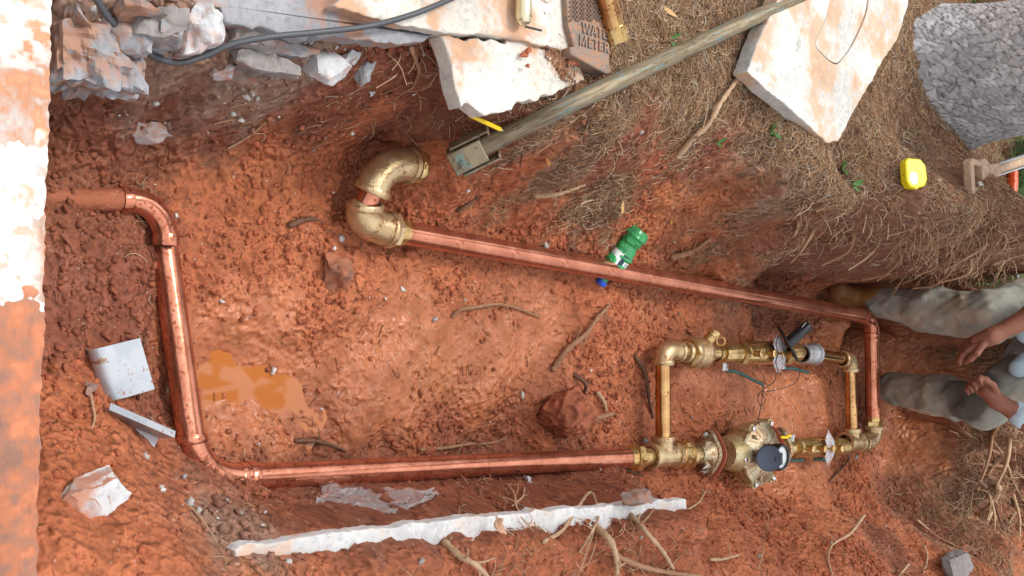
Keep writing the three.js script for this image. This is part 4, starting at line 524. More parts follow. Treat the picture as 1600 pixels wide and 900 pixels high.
// shovel: D grip, yoke, wooden shaft with steel straps, blade beyond
{
  const g0 = G(1487, 277), dir = G(1600, 240, 0.10).sub(G(1488, 280, 0.03)).normalize(), T = thing('spade', 'wooden D-handled spade with steel straps leaning by the tree trunk', 'spade', g0.clone());
  const base = G(1488, 280, 0.055), ay = dir.clone(), ax = V(1, 0, 0).addScaledVector(ay, -ay.x).normalize(), az = ax.clone().cross(ay), M = new THREE.Matrix4().makeBasis(ax, ay, az).setPosition(base), bx = (n, x, y, z, w, h, d, mt, rz = 0) => { const g = boxUV(new RoundedBoxGeometry(w, h, d, 3, 0.006).rotateZ(rz).translate(x, y, z)); g.applyMatrix4(M); return part(T, n, g, mt); };
  bx('grip', 0, 0, 0, 0.12, 0.032, 0.03, mWood); bx('yoke_arm', -0.045, 0.06, 0, 0.022, 0.11, 0.028, mWood, -0.2); bx('yoke_arm', 0.045, 0.06, 0, 0.022, 0.11, 0.028, mWood, 0.2);
  const yk = new THREE.Shape(); [[-0.05, 0.1], [0.055, 0.095], [0.06, 0.125], [0.024, 0.19], [0.02, 0.3], [-0.02, 0.3], [-0.024, 0.19], [-0.05, 0.135]].forEach(([x, y], i) => yk[i ? 'lineTo' : 'moveTo'](x, y)); const yg = boxUV(new THREE.ExtrudeGeometry(yk, { depth: 0.026, bevelEnabled: true, bevelSize: 0.004, bevelThickness: 0.004 }).translate(0, 0, -0.013)); yg.applyMatrix4(M); part(T, 'yoke', yg, mWood);
  const sh = boxUV(new THREE.CylinderGeometry(0.018, 0.019, 0.75, 16).translate(0, 0.6, 0)); sh.applyMatrix4(M); part(T, 'shaft', sh, mWood); for (const s of [-1, 1]) bx('strap', s * 0.021, 0.55, 0.003, 0.006, 0.72, 0.026, mGalv); 
  const bl = boxUV(new RoundedBoxGeometry(0.19, 0.3, 0.005, 3, 0.002).translate(0, 1.1, 0)); bl.applyMatrix4(M); part(T, 'blade', bl, mGalv);
}
{ // orange and dark grey tool handle standing at the turf edge
  const a = P(1583, 268, 0.03), b = P(1580, 313, 0.03), c = P(1581, 352, 0.03), e = P(1590, 442, 0.02), T = thing('digging_bar', 'tool with orange and dark grey grip and thin steel shaft along the turf edge', 'tool', b.clone().setY(0)); part(T, 'orange_grip', rod(a, b, 0.021, 0.022, 20), new THREE.MeshPhysicalMaterial({ color: C(.75, .085, .01), roughness: 0.4 })); part(T, 'dark_grip', rod(b, c, 0.022, 0.021, 20), new THREE.MeshPhysicalMaterial({ color: C(.05, .055, .05), roughness: 0.5 })); part(T, 'shaft', rod(c, e, 0.008, 0.008, 10), mGalv); part(T, 'edge_strip', tube([a.clone().add(V(0, 0.012, -0.022)), b.clone().add(V(0, 0.012, -0.022)), c.clone().add(V(0, 0.008, -0.022))], 0.004, 20, 6), mSteel);
}
{ // log end by the trunk
  const a = P(1546, 8, 0.06), T = thing('log', 'short brown log end lying beyond the tree trunk', 'log', a.clone().setY(0)); part(T, 'bark', rod(a, a.clone().add(V(-0.05, 0, -0.5)), 0.06, 0.06, 20, false), mRootDark); part(T, 'cut_end', turned([[-0.002, 0], [-0.002, 0.058], [0.01, 0.06]], a, V(-0.05, 0, -0.5)), mRootTan);
}
log('loose');
// ---------------------------------------------------------------- tree: big pine trunk with cracked bark plates
{
  const c = P(1484, 118, 0), na = 420, rows = []; for (let y = -0.12; y < 1.25; y += 0.0052) rows.push(y); for (let y = 1.25; y < 6.5; y += 0.12) rows.push(y);
  const pos = [], col = [], idx = [], T = thing('pine_tree', 'big pine trunk with grey cracked bark plates standing in pine straw', 'tree', c.clone());
  const Rr = (y) => 0.225 + 0.06 * Math.exp(-Math.max(y, -0.05) * 7) - 0.012 * Math.max(y, 0);
  rows.forEach((y) => { for (let i = 0; i <= na; i++) { const a = (i % na) / na * 2 * Math.PI, lobe = 1 + 0.10 * Math.exp(-Math.max(y, 0) * 5) * Math.cos(a * 3 + 0.6) + 0.03 * n3(Math.cos(a) * 2, y * 2, Math.sin(a) * 2); let R = Rr(y) * lobe;
      const px = Math.cos(a) * 0.23, pz = Math.sin(a) * 0.23, wx = 0.012 * n3(px * 30, y * 30, pz * 30), s = a * 0.24, [f1, f2, id] = cell((s + wx) * 33, (y + wx) * 24, 5), per = cell((((i % na) < na / 2 ? s : s)) * 15, y * 9, 6), e = step(0.0, 0.09, f2 - f1);
      R += 0.0045 * e + 0.001 * id * e + 0.005 * step(0.0, 0.06, per[1] - per[0]) + 0.003 * n3(px * 160, y * 160, pz * 160); pos.push(c.x + Math.cos(a) * R + 0.02 * y, y, c.z + Math.sin(a) * R - 0.02 * y);
      const t = 0.8 + 0.4 * id * id, k = lerp(0.17, 0.40 * t, e) * (1 + 0.25 * n3(px * 90, y * 90, pz * 90)); col.push(k * 1.03, k * 0.99, k * 1.0); } });
  for (let j = 0; j < rows.length - 1; j++) for (let i = 0; i < na; i++) { const a = j * (na + 1) + i; idx.push(a, a + na + 1, a + 1, a + 1, a + na + 1, a + na + 2); }
  const g = new THREE.BufferGeometry(); g.setAttribute('position', new THREE.Float32BufferAttribute(pos, 3)); g.setAttribute('color', new THREE.Float32BufferAttribute(col, 3)); g.setIndex(idx); g.computeVertexNormals();
  part(T, 'trunk', g, new THREE.MeshStandardMaterial({ vertexColors: true, roughness: 0.95 }));
  // limbs and needle crown far above the frame
  const rr = RNG(77), top = V(c.x + 0.12, 6.3, c.z - 0.12), limbs = [], nee = []; const q0 = new THREE.ConeGeometry(0.09, 0.34, 4);
  for (let k = 0; k < 16; k++) { const a = k * 2.4, y = 4.6 + k * 0.12, b = V(c.x + 0.09, y, c.z - 0.09), L = 1.1 + rr() * 0.9, e = b.clone().add(V(Math.cos(a) * L, 0.35 + rr() * 0.4, Math.sin(a) * L)); limbs.push(tube([b, lerpV(b, e, 0.5).add(V(0, 0.1, 0)), e], (t) => 0.045 * (1 - 0.75 * t), 10, 7)); for (let n = 0; n < 26; n++) { const p = lerpV(b, e, 0.35 + 0.7 * rr()).add(V((rr() - 0.5) * 0.7, (rr() - 0.5) * 0.5, (rr() - 0.5) * 0.7)), q = q0.clone(); q.rotateX(rr() * 6); q.rotateZ(rr() * 6); q.translate(p.x, p.y, p.z); nee.push(q); } }
  part(T, 'limbs', mg(limbs), mRootDark); part(T, 'crown', mg(nee), new THREE.MeshStandardMaterial({ color: C(.05, .085, .03), roughness: 0.9 }));
}
// ---------------------------------------------------------------- the worker: squatting at the far end, forearms on his knees
function field(bones, k, extra) { return (p) => { let s = 0, d = 1e9; const q = p; for (const [A, B, ra, rb] of bones) { if (Math.abs(q.x - (A.x + B.x) / 2) + Math.abs(q.z - (A.z + B.z) / 2) > 0.95) continue; const bx = B.x - A.x, by = B.y - A.y, bz = B.z - A.z, px = q.x - A.x, py = q.y - A.y, pz = q.z - A.z, t = cl((px * bx + py * by + pz * bz) / (bx * bx + by * by + bz * bz + 1e-9)), dx = px - bx * t, dy = py - by * t, dz = pz - bz * t, e = Math.sqrt(dx * dx + dy * dy + dz * dz) - lerp(ra, rb, t); if (d > 1e8) d = e; else { const h = cl(0.5 + 0.5 * (d - e) / k); d = lerp(d, e, h) - k * h * (1 - h); } } return d + (extra && Math.abs(d) < 0.05 ? extra(p) : 0); }; }
function blob(f, c, size, res) { // marching cubes over a cube of side `size` round c
  const mc = new MarchingCubes(res, new THREE.MeshBasicMaterial(), false, false, 400000), h = res / 2, p = V(); mc.isolation = 0;
  for (let z = 0; z < res; z++) for (let y = 0; y < res; y++) for (let x = 0; x < res; x++) { p.set(c.x + (x - h) / h * size / 2, c.y + (y - h) / h * size / 2, c.z + (z - h) / h * size / 2); mc.field[z * res * res + y * res + x] = -f(p); }
  mc.update(); const n = mc.count, pa = mc.positionArray.slice(0, n * 3); for (let i = 0; i < n; i++) { pa[3 * i] = c.x + pa[3 * i] * size / 2; pa[3 * i + 1] = c.y + pa[3 * i + 1] * size / 2; pa[3 * i + 2] = c.z + pa[3 * i + 2] * size / 2; }
  let g = new THREE.BufferGeometry(); g.setAttribute('position', new THREE.BufferAttribute(pa, 3)); g = mergeVertices(g, size / res * 0.02); g.computeVertexNormals(); return g;
}
{
  const ankA = P(1348, 468, -0.43), ankB = P(1390, 606, -0.43), kneeA = PZ(1543, 498, -4.06), kneeB = PZ(1540, 632, -4.2), hipA = PZ(1648, 462, -4.42), hipB = PZ(1636, 562, -4.48), pel = lerpV(hipA, hipB, 0.5).add(V(0, 0.05, -0.02));
  const chest = V(0.17, 0.5, -4.34), neck = V(0.18, 0.68, -4.26), head = V(0.18, 0.83, -4.18), shA = V(0.0, 0.6, -4.3), shB = V(0.37, 0.58, -4.28);
  const wrA = PZ(1548, 526, -3.91), elA = PZ(1652, 474, -4.08), wrB = PZ(1557, 626, -4.0), elB = PZ(1622, 664, -4.11);
  const hdA = PZ(1500, 545, -3.89).sub(wrA).normalize(), hdB = PZ(1528, 596, -3.96).sub(wrB).normalize();
  const T = thing('person', 'person in muddy grey trousers and light blue shirt squatting in the pit, forearms on knees', 'person', lerpV(ankA, ankB, 0.5).setY(-0.45));
  const skin = new THREE.MeshPhysicalMaterial({ color: C(.24, .085, .045), roughness: 0.6, bumpMap: rep(fineT, 8), bumpScale: 0.0006, map: rep(tex(256, 256, (a, b) => { const n = pf(a, b, 8, 4, 401); return [.8 + .35 * n, .8 + .3 * n, .8 + .3 * n].map((q) => q * 0.95); }, true), 5) });
  function hand(w, d, acr, nrm, curls, thumbOut) { // wrist, direction, across to the thumb side, palm normal; finger curl angles
    const bn = [], len = [0.066, 0.078, 0.074, 0.06], base = w.clone().addScaledVector(d, 0.088);
    for (let i = 0; i < 4; i++) bn.push([w.clone().addScaledVector(acr, 0.012 - i * 0.008), base.clone().addScaledVector(acr, 0.03 - i * 0.02), 0.017, 0.0135]);
    len.forEach((L, i) => { let p = base.clone().addScaledVector(acr, 0.031 - i * 0.0205), a = 0.1; for (let s = 0; s < 3; s++) { a += curls[i] * (s ? 1.1 : 0.8); const q = p.clone().addScaledVector(d, Math.cos(a) * L * [0.45, 0.31, 0.26][s]).addScaledVector(nrm, Math.sin(a) * L * [0.45, 0.31, 0.26][s]).addScaledVector(acr, (1.5 - i) * 0.0015); bn.push([p, q, 0.0098 - s * 0.0012, 0.0088 - s * 0.0012]); p = q; } });
    const t0 = w.clone().addScaledVector(d, 0.028).addScaledVector(acr, 0.026), t1 = t0.clone().addScaledVector(d, 0.034).addScaledVector(acr, 0.026 * thumbOut).addScaledVector(nrm, 0.012), t2 = t1.clone().addScaledVector(d, 0.03).addScaledVector(acr, 0.002 * thumbOut).addScaledVector(nrm, 0.012), t3 = t2.clone().addScaledVector(d, 0.022).addScaledVector(acr, -0.006).addScaledVector(nrm, 0.01);
    bn.push([t0, t1, 0.0145, 0.012], [t1, t2, 0.0115, 0.0105], [t2, t3, 0.0105, 0.0085]); return bn;
  }
  const perp = (d, v) => v.clone().addScaledVector(d, -v.dot(d)).normalize();
  // hand A hangs with the back of the hand to the camera; hand B half closed, fingers towards the camera side
  const acA = perp(hdA, V(0.55, 0.1, 0.75)), nmA = hdA.clone().cross(acA).normalize(), acB = perp(hdB, V(-0.75, 0.45, 0.35)), nmB = acB.clone().cross(hdB).normalize();
  const hA = hand(wrA, hdA, acA, nmA.clone().multiplyScalar(nmA.z > 0 ? -1 : 1), [0.32, 0.36, 0.42, 0.5], 1), hB = hand(wrB, hdB, acB, nmB.clone().multiplyScalar(nmB.z > 0 ? 1 : -1), [0.75, 0.8, 0.85, 0.9], 0.7);
  const arm = (s, e, w) => [[s, e, 0.05, 0.042], [e, lerpV(e, w, 0.3), 0.042, 0.043], [lerpV(e, w, 0.3), w, 0.043, 0.027]];
  const core = [...arm(shA, elA, wrA), ...arm(shB, elB, wrB), [wrA, wrA.clone().addScaledVector(hdA, 0.05), 0.027, 0.03], [wrB, wrB.clone().addScaledVector(hdB, 0.05), 0.027, 0.03], [pel, chest, 0.12, 0.13], [shA, shB, 0.06, 0.06], [chest, neck, 0.09, 0.055], [neck, head, 0.055, 0.06], [hipA, kneeA, 0.075, 0.055], [hipB, kneeB, 0.075, 0.055], [kneeA, ankA, 0.055, 0.038], [kneeB, ankB, 0.055, 0.038]];
  // head: skull, jaw, nose, ears, brow
  const fw = V(0, -0.5, 0.86).normalize(), hu = V(0, 0.86, 0.5).normalize(), hr = V(1, 0, 0), hp = (r, u, f) => head.clone().addScaledVector(hr, r).addScaledVector(hu, u).addScaledVector(fw, f);
  const skull = [[hp(0, 0.035, -0.02), hp(0, 0.03, 0.02), 0.085, 0.08], [hp(0, -0.03, 0.03), hp(0, -0.075, 0.055), 0.066, 0.042], [hp(0, 0.02, 0.095), hp(0, -0.025, 0.118), 0.009, 0.016], [hp(-0.035, 0.03, 0.085), hp(0.035, 0.03, 0.085), 0.016, 0.016], [hp(-0.022, -0.058, 0.09), hp(0.022, -0.058, 0.09), 0.01, 0.01], [hp(-0.082, 0.015, -0.01), hp(-0.088, -0.03, 0), 0.014, 0.011], [hp(0.082, 0.015, -0.01), hp(0.088, -0.03, 0), 0.014, 0.011], [neck, head, 0.05, 0.055]];
  const gBody = blob(field(core, 0.03), V(0.22, 0.2, -4.23), 1.5, 112), gA = blob(field([...hA, [elA, wrA, 0.03, 0.026]], 0.008), wrA.clone().addScaledVector(hdA, 0.075), 0.26, 80), gB = blob(field([...hB, [elB, wrB, 0.03, 0.026]], 0.008), wrB.clone().addScaledVector(hdB, 0.07), 0.26, 80), gH = blob(field(skull, 0.018), head, 0.36, 72);
  const body = part(T, 'body', boxUV(mg([gBody, gA, gB, gH])), skin);
  for (const s of [-1, 1]) { const e = hp(s * 0.034, 0.012, 0.086); part(body, 'eye', new THREE.SphereGeometry(0.0125, 14, 10).translate(e.x, e.y, e.z), mWhite); }
  part(T, 'hair', blob(field([[hp(0, 0.055, -0.03), hp(0, 0.055, 0.01), 0.084, 0.078], [hp(0, 0, -0.05), hp(0, 0.02, -0.04), 0.07, 0.08]], 0.03, (p) => 0.004 * n3(p.x * 120, p.y * 120, p.z * 120)), head, 0.36, 56), new THREE.MeshStandardMaterial({ color: C(.012, .01, .009), roughness: 0.8 }));
  // trousers: loose cloth with folds, tan dried mud, dark wet knee
  const folds = (k) => (p) => k * (0.008 * fbm3(p.x * 9, p.y * 11, p.z * 9, 2) + 0.016 * Math.pow(Math.abs(n3(p.x * 10 + p.y * 7, p.y * 9 - p.x * 12, p.z * 9)), 0.7) + 0.006 * Math.abs(n3(p.x * 20 + p.y * 9, p.y * 19 + p.x * 22, p.z * 20)) + 0.004 * n3(p.x * 42, p.y * 34, p.z * 42));
  const low = (k, a, t) => lerpV(k, a, t), trB = [[hipA, kneeA, 0.125, 0.098], [hipB, kneeB, 0.125, 0.097], [kneeA, low(kneeA, ankA, 0.45), 0.1, 0.092], [low(kneeA, ankA, 0.45), low(kneeA, ankA, 0.88), 0.092, 0.068], [kneeB, low(kneeB, ankB, 0.45), 0.097, 0.09], [low(kneeB, ankB, 0.45), low(kneeB, ankB, 0.97), 0.09, 0.078], [hipA, hipB, 0.13, 0.13], [pel, pel.clone().add(V(0, 0.08, 0.02)), 0.135, 0.13]];
  const gT = blob(field(trB, 0.045, folds(1)), V(0.2, 0.0, -4.23), 1.15, 118), pp = gT.attributes.position, tc = new Float32Array(pp.count * 3), q = V(), wet = lerpV(kneeB, hipB, 0.06).add(V(-0.03, -0.05, 0.05));
  for (let i = 0; i < pp.count; i++) { q.fromBufferAttribute(pp, i); const n = fbm3(q.x * 9, q.y * 9, q.z * 9, 4), f = n3(q.x * 60, q.y * 60, q.z * 60), mud = step(0.02, 0.3, n + 0.22 * step(0.25, 0.05, q.distanceTo(low(kneeA, ankA, 0.35).add(V(0.03, 0, 0.09)))) - 0.06) * 0.55, w = step(0.125, 0.095, q.distanceTo(wet) + 0.05 * n), sp = 1 - 0.35 * step(0.35, 0.75, f) * step(0.0, -0.2, n); let c = [.275, .262, .22]; c = [lerp(c[0], .46, mud), lerp(c[1], .33, mud), lerp(c[2], .23, mud)].map((v) => v * sp * (1 + 0.12 * f) * lerp(1, 0.36, w)); tc.set(c, i * 3); }
  gT.setAttribute('color', new THREE.BufferAttribute(tc, 3)); part(T, 'trousers', gT, new THREE.MeshPhysicalMaterial({ vertexColors: true, roughness: 0.92, sheen: 0.25, sheenRoughness: 0.6 }), 'grey work trousers with tan mud and a dark wet knee');
  // shirt with short rolled sleeves and loose hem
  const shirt = [[pel.clone().add(V(-0.02, 0.02, 0.06)), chest, 0.148, 0.165], [shA, shB, 0.085, 0.085], [shA, lerpV(shA, elA, 0.75), 0.075, 0.066], [shB, lerpV(shB, elB, 0.82), 0.075, 0.064], [lerpV(hipB, kneeB, 0.22), pel, 0.13, 0.14], [chest, neck, 0.12, 0.075], [lerpV(pel, chest, 0.3), PZ(1592, 575, -4.22), 0.13, 0.045], [lerpV(shB, elB, 0.8), lerpV(elB, wrB, 0.42), 0.064, 0.056], [lerpV(pel, chest, 0.3), PZ(1604, 520, -4.2), 0.12, 0.05]];
  part(T, 'shirt', blob(field(shirt, 0.04, folds(0.9)), V(0.2, 0.34, -4.28), 0.95, 96), new THREE.MeshPhysicalMaterial({ color: C(.42, .53, .60), roughness: 0.85, sheen: 0.2 }), 'light blue shirt');
  // boots caked in clay
  const boot = new THREE.MeshPhysicalMaterial({ roughness: 0.55, vertexColors: true }), mk = (n, bones, c) => { const g = blob(field(bones, 0.02, (p) => 0.004 * fbm3(p.x * 40, p.y * 40, p.z * 40, 2)), c, 0.5, 72), a = g.attributes.position, cc = new Float32Array(a.count * 3); for (let i = 0; i < a.count; i++) { const k = 0.8 + 0.5 * fbm3(a.getX(i) * 14, a.getY(i) * 14, a.getZ(i) * 14, 3), m = step(-0.05, 0.25, fbm3(a.getX(i) * 8 + 4, a.getY(i) * 8, a.getZ(i) * 8, 3)); cc.set([lerp(.30, .34, m) * k, lerp(.14, .105, m) * k, lerp(.04, .045, m) * k], i * 3); } g.setAttribute('color', new THREE.BufferAttribute(cc, 3)); return part(T, n, g, boot); };
  mk('boot', [[ankA.clone().add(V(0, 0.06, 0)), ankA.clone().add(V(0, -0.03, 0)), 0.058, 0.056], [ankA.clone().add(V(0, -0.035, -0.03)), ankA.clone().add(V(-0.03, -0.045, 0.12)), 0.048, 0.042]], ankA);
  mk('boot', [[ankB.clone().add(V(0, 0.06, 0)), ankB.clone().add(V(0, -0.03, 0)), 0.058, 0.056], [ankB.clone().add(V(0, -0.035, -0.03)), ankB.clone().add(V(0.07, -0.055, 0.06)), 0.048, 0.04]], ankB);
}
log('tree, worker');
// ---------------------------------------------------------------- muddy water standing in the hollows
{
  const water = new THREE.MeshPhysicalMaterial({ color: C(.43, .14, .036), roughness: 0.03, specularIntensity: 1 });
  for (const [u, v, y, r] of [[375, 597, -0.4852, 0.26]]) { const p = P(u, v, y), g = new THREE.CircleGeometry(r, 40); g.rotateX(-Math.PI / 2); g.translate(p.x, y, p.z); struct('puddle', g, water, 'structure', 'shallow puddle of orange muddy water'); }
}
// ---------------------------------------------------------------- roots and sticks, one by one
const stick = (name, label, cat, str, r0, mat, group, r1 = r0 * 0.55) => { const pts = str.trim().split(/\s+/).map((q) => { const [u, v, h] = q.split(',').map(Number); return h !== undefined && h > 5 ? P(u, v, h - 10) : G(u, v, (h || 0) + r0 * 0.5); }); const kn = RNG(Math.round(pts[0].x * 1e4) + 7), ph = kn() * 9; const L = pts.length, seg = Math.max(20, L * 9), main = tube(pts.map((p, i) => i && i < L - 1 ? p.clone().add(V(r0 * 1.2 * (kn() - 0.5), 0, r0 * 1.2 * (kn() - 0.5))) : p), (t) => lerp(r0, r1, t) * (1 + 0.22 * Math.sin(t * 23 + ph) * Math.sin(t * 61) + 0.25 * (kn() - 0.5)), seg, 8), cv = new THREE.CatmullRomCurve3(pts, false, 'centripetal'), gs = [main], nb = r0 < 0.003 ? 0 : 2 + Math.floor(kn() * 3), tl = cv.getLength();
  for (let i = 0; i < nb; i++) { const t = 0.15 + 0.8 * kn(), a = cv.getPointAt(t), d = cv.getTangentAt(t), l = tl * (0.12 + 0.22 * kn()), s = V(kn() - 0.5, 0.3 * (kn() - 0.4), kn() - 0.5).normalize().add(d.clone().multiplyScalar(0.7)).normalize(), b = a.clone().addScaledVector(s, l * 0.5).add(V(0, 0.006, 0)), c = b.clone().addScaledVector(s, l * 0.5).add(V(0.01 * (kn() - 0.5), -0.004, 0.01 * (kn() - 0.5))), hb = H(b.x, b.z), hc = H(c.x, c.z); b.y = Math.max(b.y, hb + 0.001); c.y = Math.max(c.y, hc - 0.002); const rr = r0 * (0.2 + 0.25 * kn()); gs.push(tube([a, b, c], (q) => rr * (1 - 0.6 * q), 10, 5)); }
  return solo(name, label, cat, mg(gs), mat, group); };
const S = (label, str, r, mat, group) => stick('root', label, 'root', str, r, mat, group);
S('thin arched brown root lying across smooth mud below the long pipe', '706,494 712,485,.01 735,478,.015 770,476,.012 800,480,.01 842,496', .0055, mRootTan);
S('thick straight brown root stick pointing at the blue bottle cap', '862,576 880,548,.012 905,520,.015 928,496,.012 948,478', .0095, mRootTan);
S('dark forked stick beside the upright brass bypass pipe', '990,556 998,580,.015 1004,600,.015 1010,622,.01 1018,652', .0085, mRootDark);
S('short dark twig above the clay boulder', '896,585 904,600,.02 912,614', .008, mRootDark);
S('pale split wood chip right of the clay boulder', '929,614,.005 936,628,.015 944,640', .008, mRootPale);
S('tan root tucked behind the clay boulder', '905,655,.01 930,652,.015 955,646', .012, mRootTan);
S('dark curved root lying above the lower copper pipe', '460,688 485,687,.01 512,692,.01 540,705', .006, mRootDark);
S('thin root crossing the mud above the lower copper pipe', '655,702 690,698,.008 730,693,.01 765,691,.008 790,684', .0055, mRootTan);
S('knobbly pale root stick rising from the bank under the valve key', '1046,246,.02 1066,220,.03 1088,196,.03 1105,168,.03 1130,138,.02 1156,112', .009, mRootPale);
S('pale flaking root lying flat on the needle bank', '834,306 858,302,.01 884,297,.012 908,289', .009, mRootPale);
S('dark stick lying along the needle bank edge', '940,262 950,276,.01 958,292', .004, mRootDark);
S('red-brown bark strip lying above the long pipe', '1048,402 1075,392,.012 1108,372', .012, mRootTan);
S('pale wood splinter beside the tall pine roots', '1338,436,.02 1360,432,.02 1382,428,.01', .007, mRootPale);
S('short tan splinter under the root overhang', '1228,398,.01 1245,396,.012 1262,394', .006, mRootPale);
S('pale root looped in a tall arch over the white concrete edge', '846,846 846,820,.05 850,788,.1 867,758,.13 884,788,.1 896,826,.05 902,862', .0052, mRootPale);
S('pale broken root in the soil below the white concrete edge', '688,846,.01 706,862,.02 728,880,.02 758,905,.01', .0085, mRootPale);
S('thick pale root curving down past the clods', '918,820,.02 934,842,.03 946,868,.03 950,905,.02', .0095, mRootPale);
S('straight tan root slanting across the red clods', '968,798,.02 992,828,.03 1018,856,.03 1045,888,.01', .0075, mRootPale);
S('long tan root lying at the foot of the soil bank', '952,866,.01 985,880,.02 1030,892,.02 1085,898,.01', .009, mRootTan);
S('thin twig forking up from the white concrete edge', '688,838,.02 690,812,.05 686,786,.07', .004, mRootTan);
S('thin rootlets fanning out over the dark gap under the pipe', '800,800,.01 786,786,.04 776,768,.06 762,750,.07', .0035, mRootPale);
S('single rootlet fanning right over the dark gap', '786,788,.03 790,770,.06 789,756,.07', .0035, mRootPale);
S('slim rootlet standing on the white concrete edge', '990,812,.01 985,785,.04 982,756,.05', .0035, mRootPale);
S('short curved rootlet at the far end of the white edge', '1068,796,.01 1078,782,.03 1085,764,.04', .0035, mRootPale);
S('tall thin pale twig standing up from the smooth clay mound', '1294,796,.14 1286,826,.1 1281,850,.04 1288,876,.01 1300,905', .0055, mRootPale);
S('slender pale twig slanting to the root mass', '1404,808,.08 1428,822,.05 1452,836,.02 1488,852,.01', .005, mRootPale);
S('crooked dark root trailing from the worker to the root mass', '1452,636,.0 1478,660,.02 1506,680,.02 1548,708,.03', .009, mRootTan);
S('thin pale twig by the tan stone', '1424,850,.05 1434,866,.03 1441,896', .005, mRootPale);
S('short twig stub at the bottom of the clay mound', '1394,876,.06 1398,905', .005, mRootPale);
S('dry branched twig on the lower clods', '1100,872,.02 1120,868,.025 1138,864,.03', .0055, mRootPale);
S('hair-thin root lying on the red mound', '296,792 312,810,.006 332,836', .0024, mRootPale);
S('hair-thin root hanging below the small pinkish stone', '137,612,.01 140,632,.01 143,650,.01 139,676', .0028, mRootPale);
S('bundled pale roots hanging on the dark wall beside the slab', '630,78,.02 638,98,.02 644,116,.02 641,140', .0055, mRootTan);
S('thin straw stalk crossing the red wall under the rubble', '355,232,.004 385,215,.008 416,190', .0026, mRootPale);
S('thin stalk below the round white stone', '525,170 540,152,.006 560,140', .0028, mRootPale);
S('dark brown sliver of wood beside the lumpy clay', '448,352,.005 470,346,.01 492,342', .008, mRootDark);
S('dark splinter in the clay under the valve key head', '712,330,.003 728,320,.006 742,308', .006, mRootDark);
S('dark stick poking out below the brass tee', '1300,700,.03 1318,716,.02 1294,752', .006, mRootDark);
S('dark stick under the lower copper pipe end', '960,728 985,738,.008 1010,746', .006, mRootDark);
S('long grey stick lying beside the yellow tape measure', '1352,222 1356,250,.004 1359,290', .0036, mRootDark);
S('thin white twig above the tape measure', '1388,222 1394,234,.004 1400,243', .003, mRootPale);
S('thin red twig lying near the green weed', '1222,278 1245,276,.005 1277,262', .003, mRootTan);
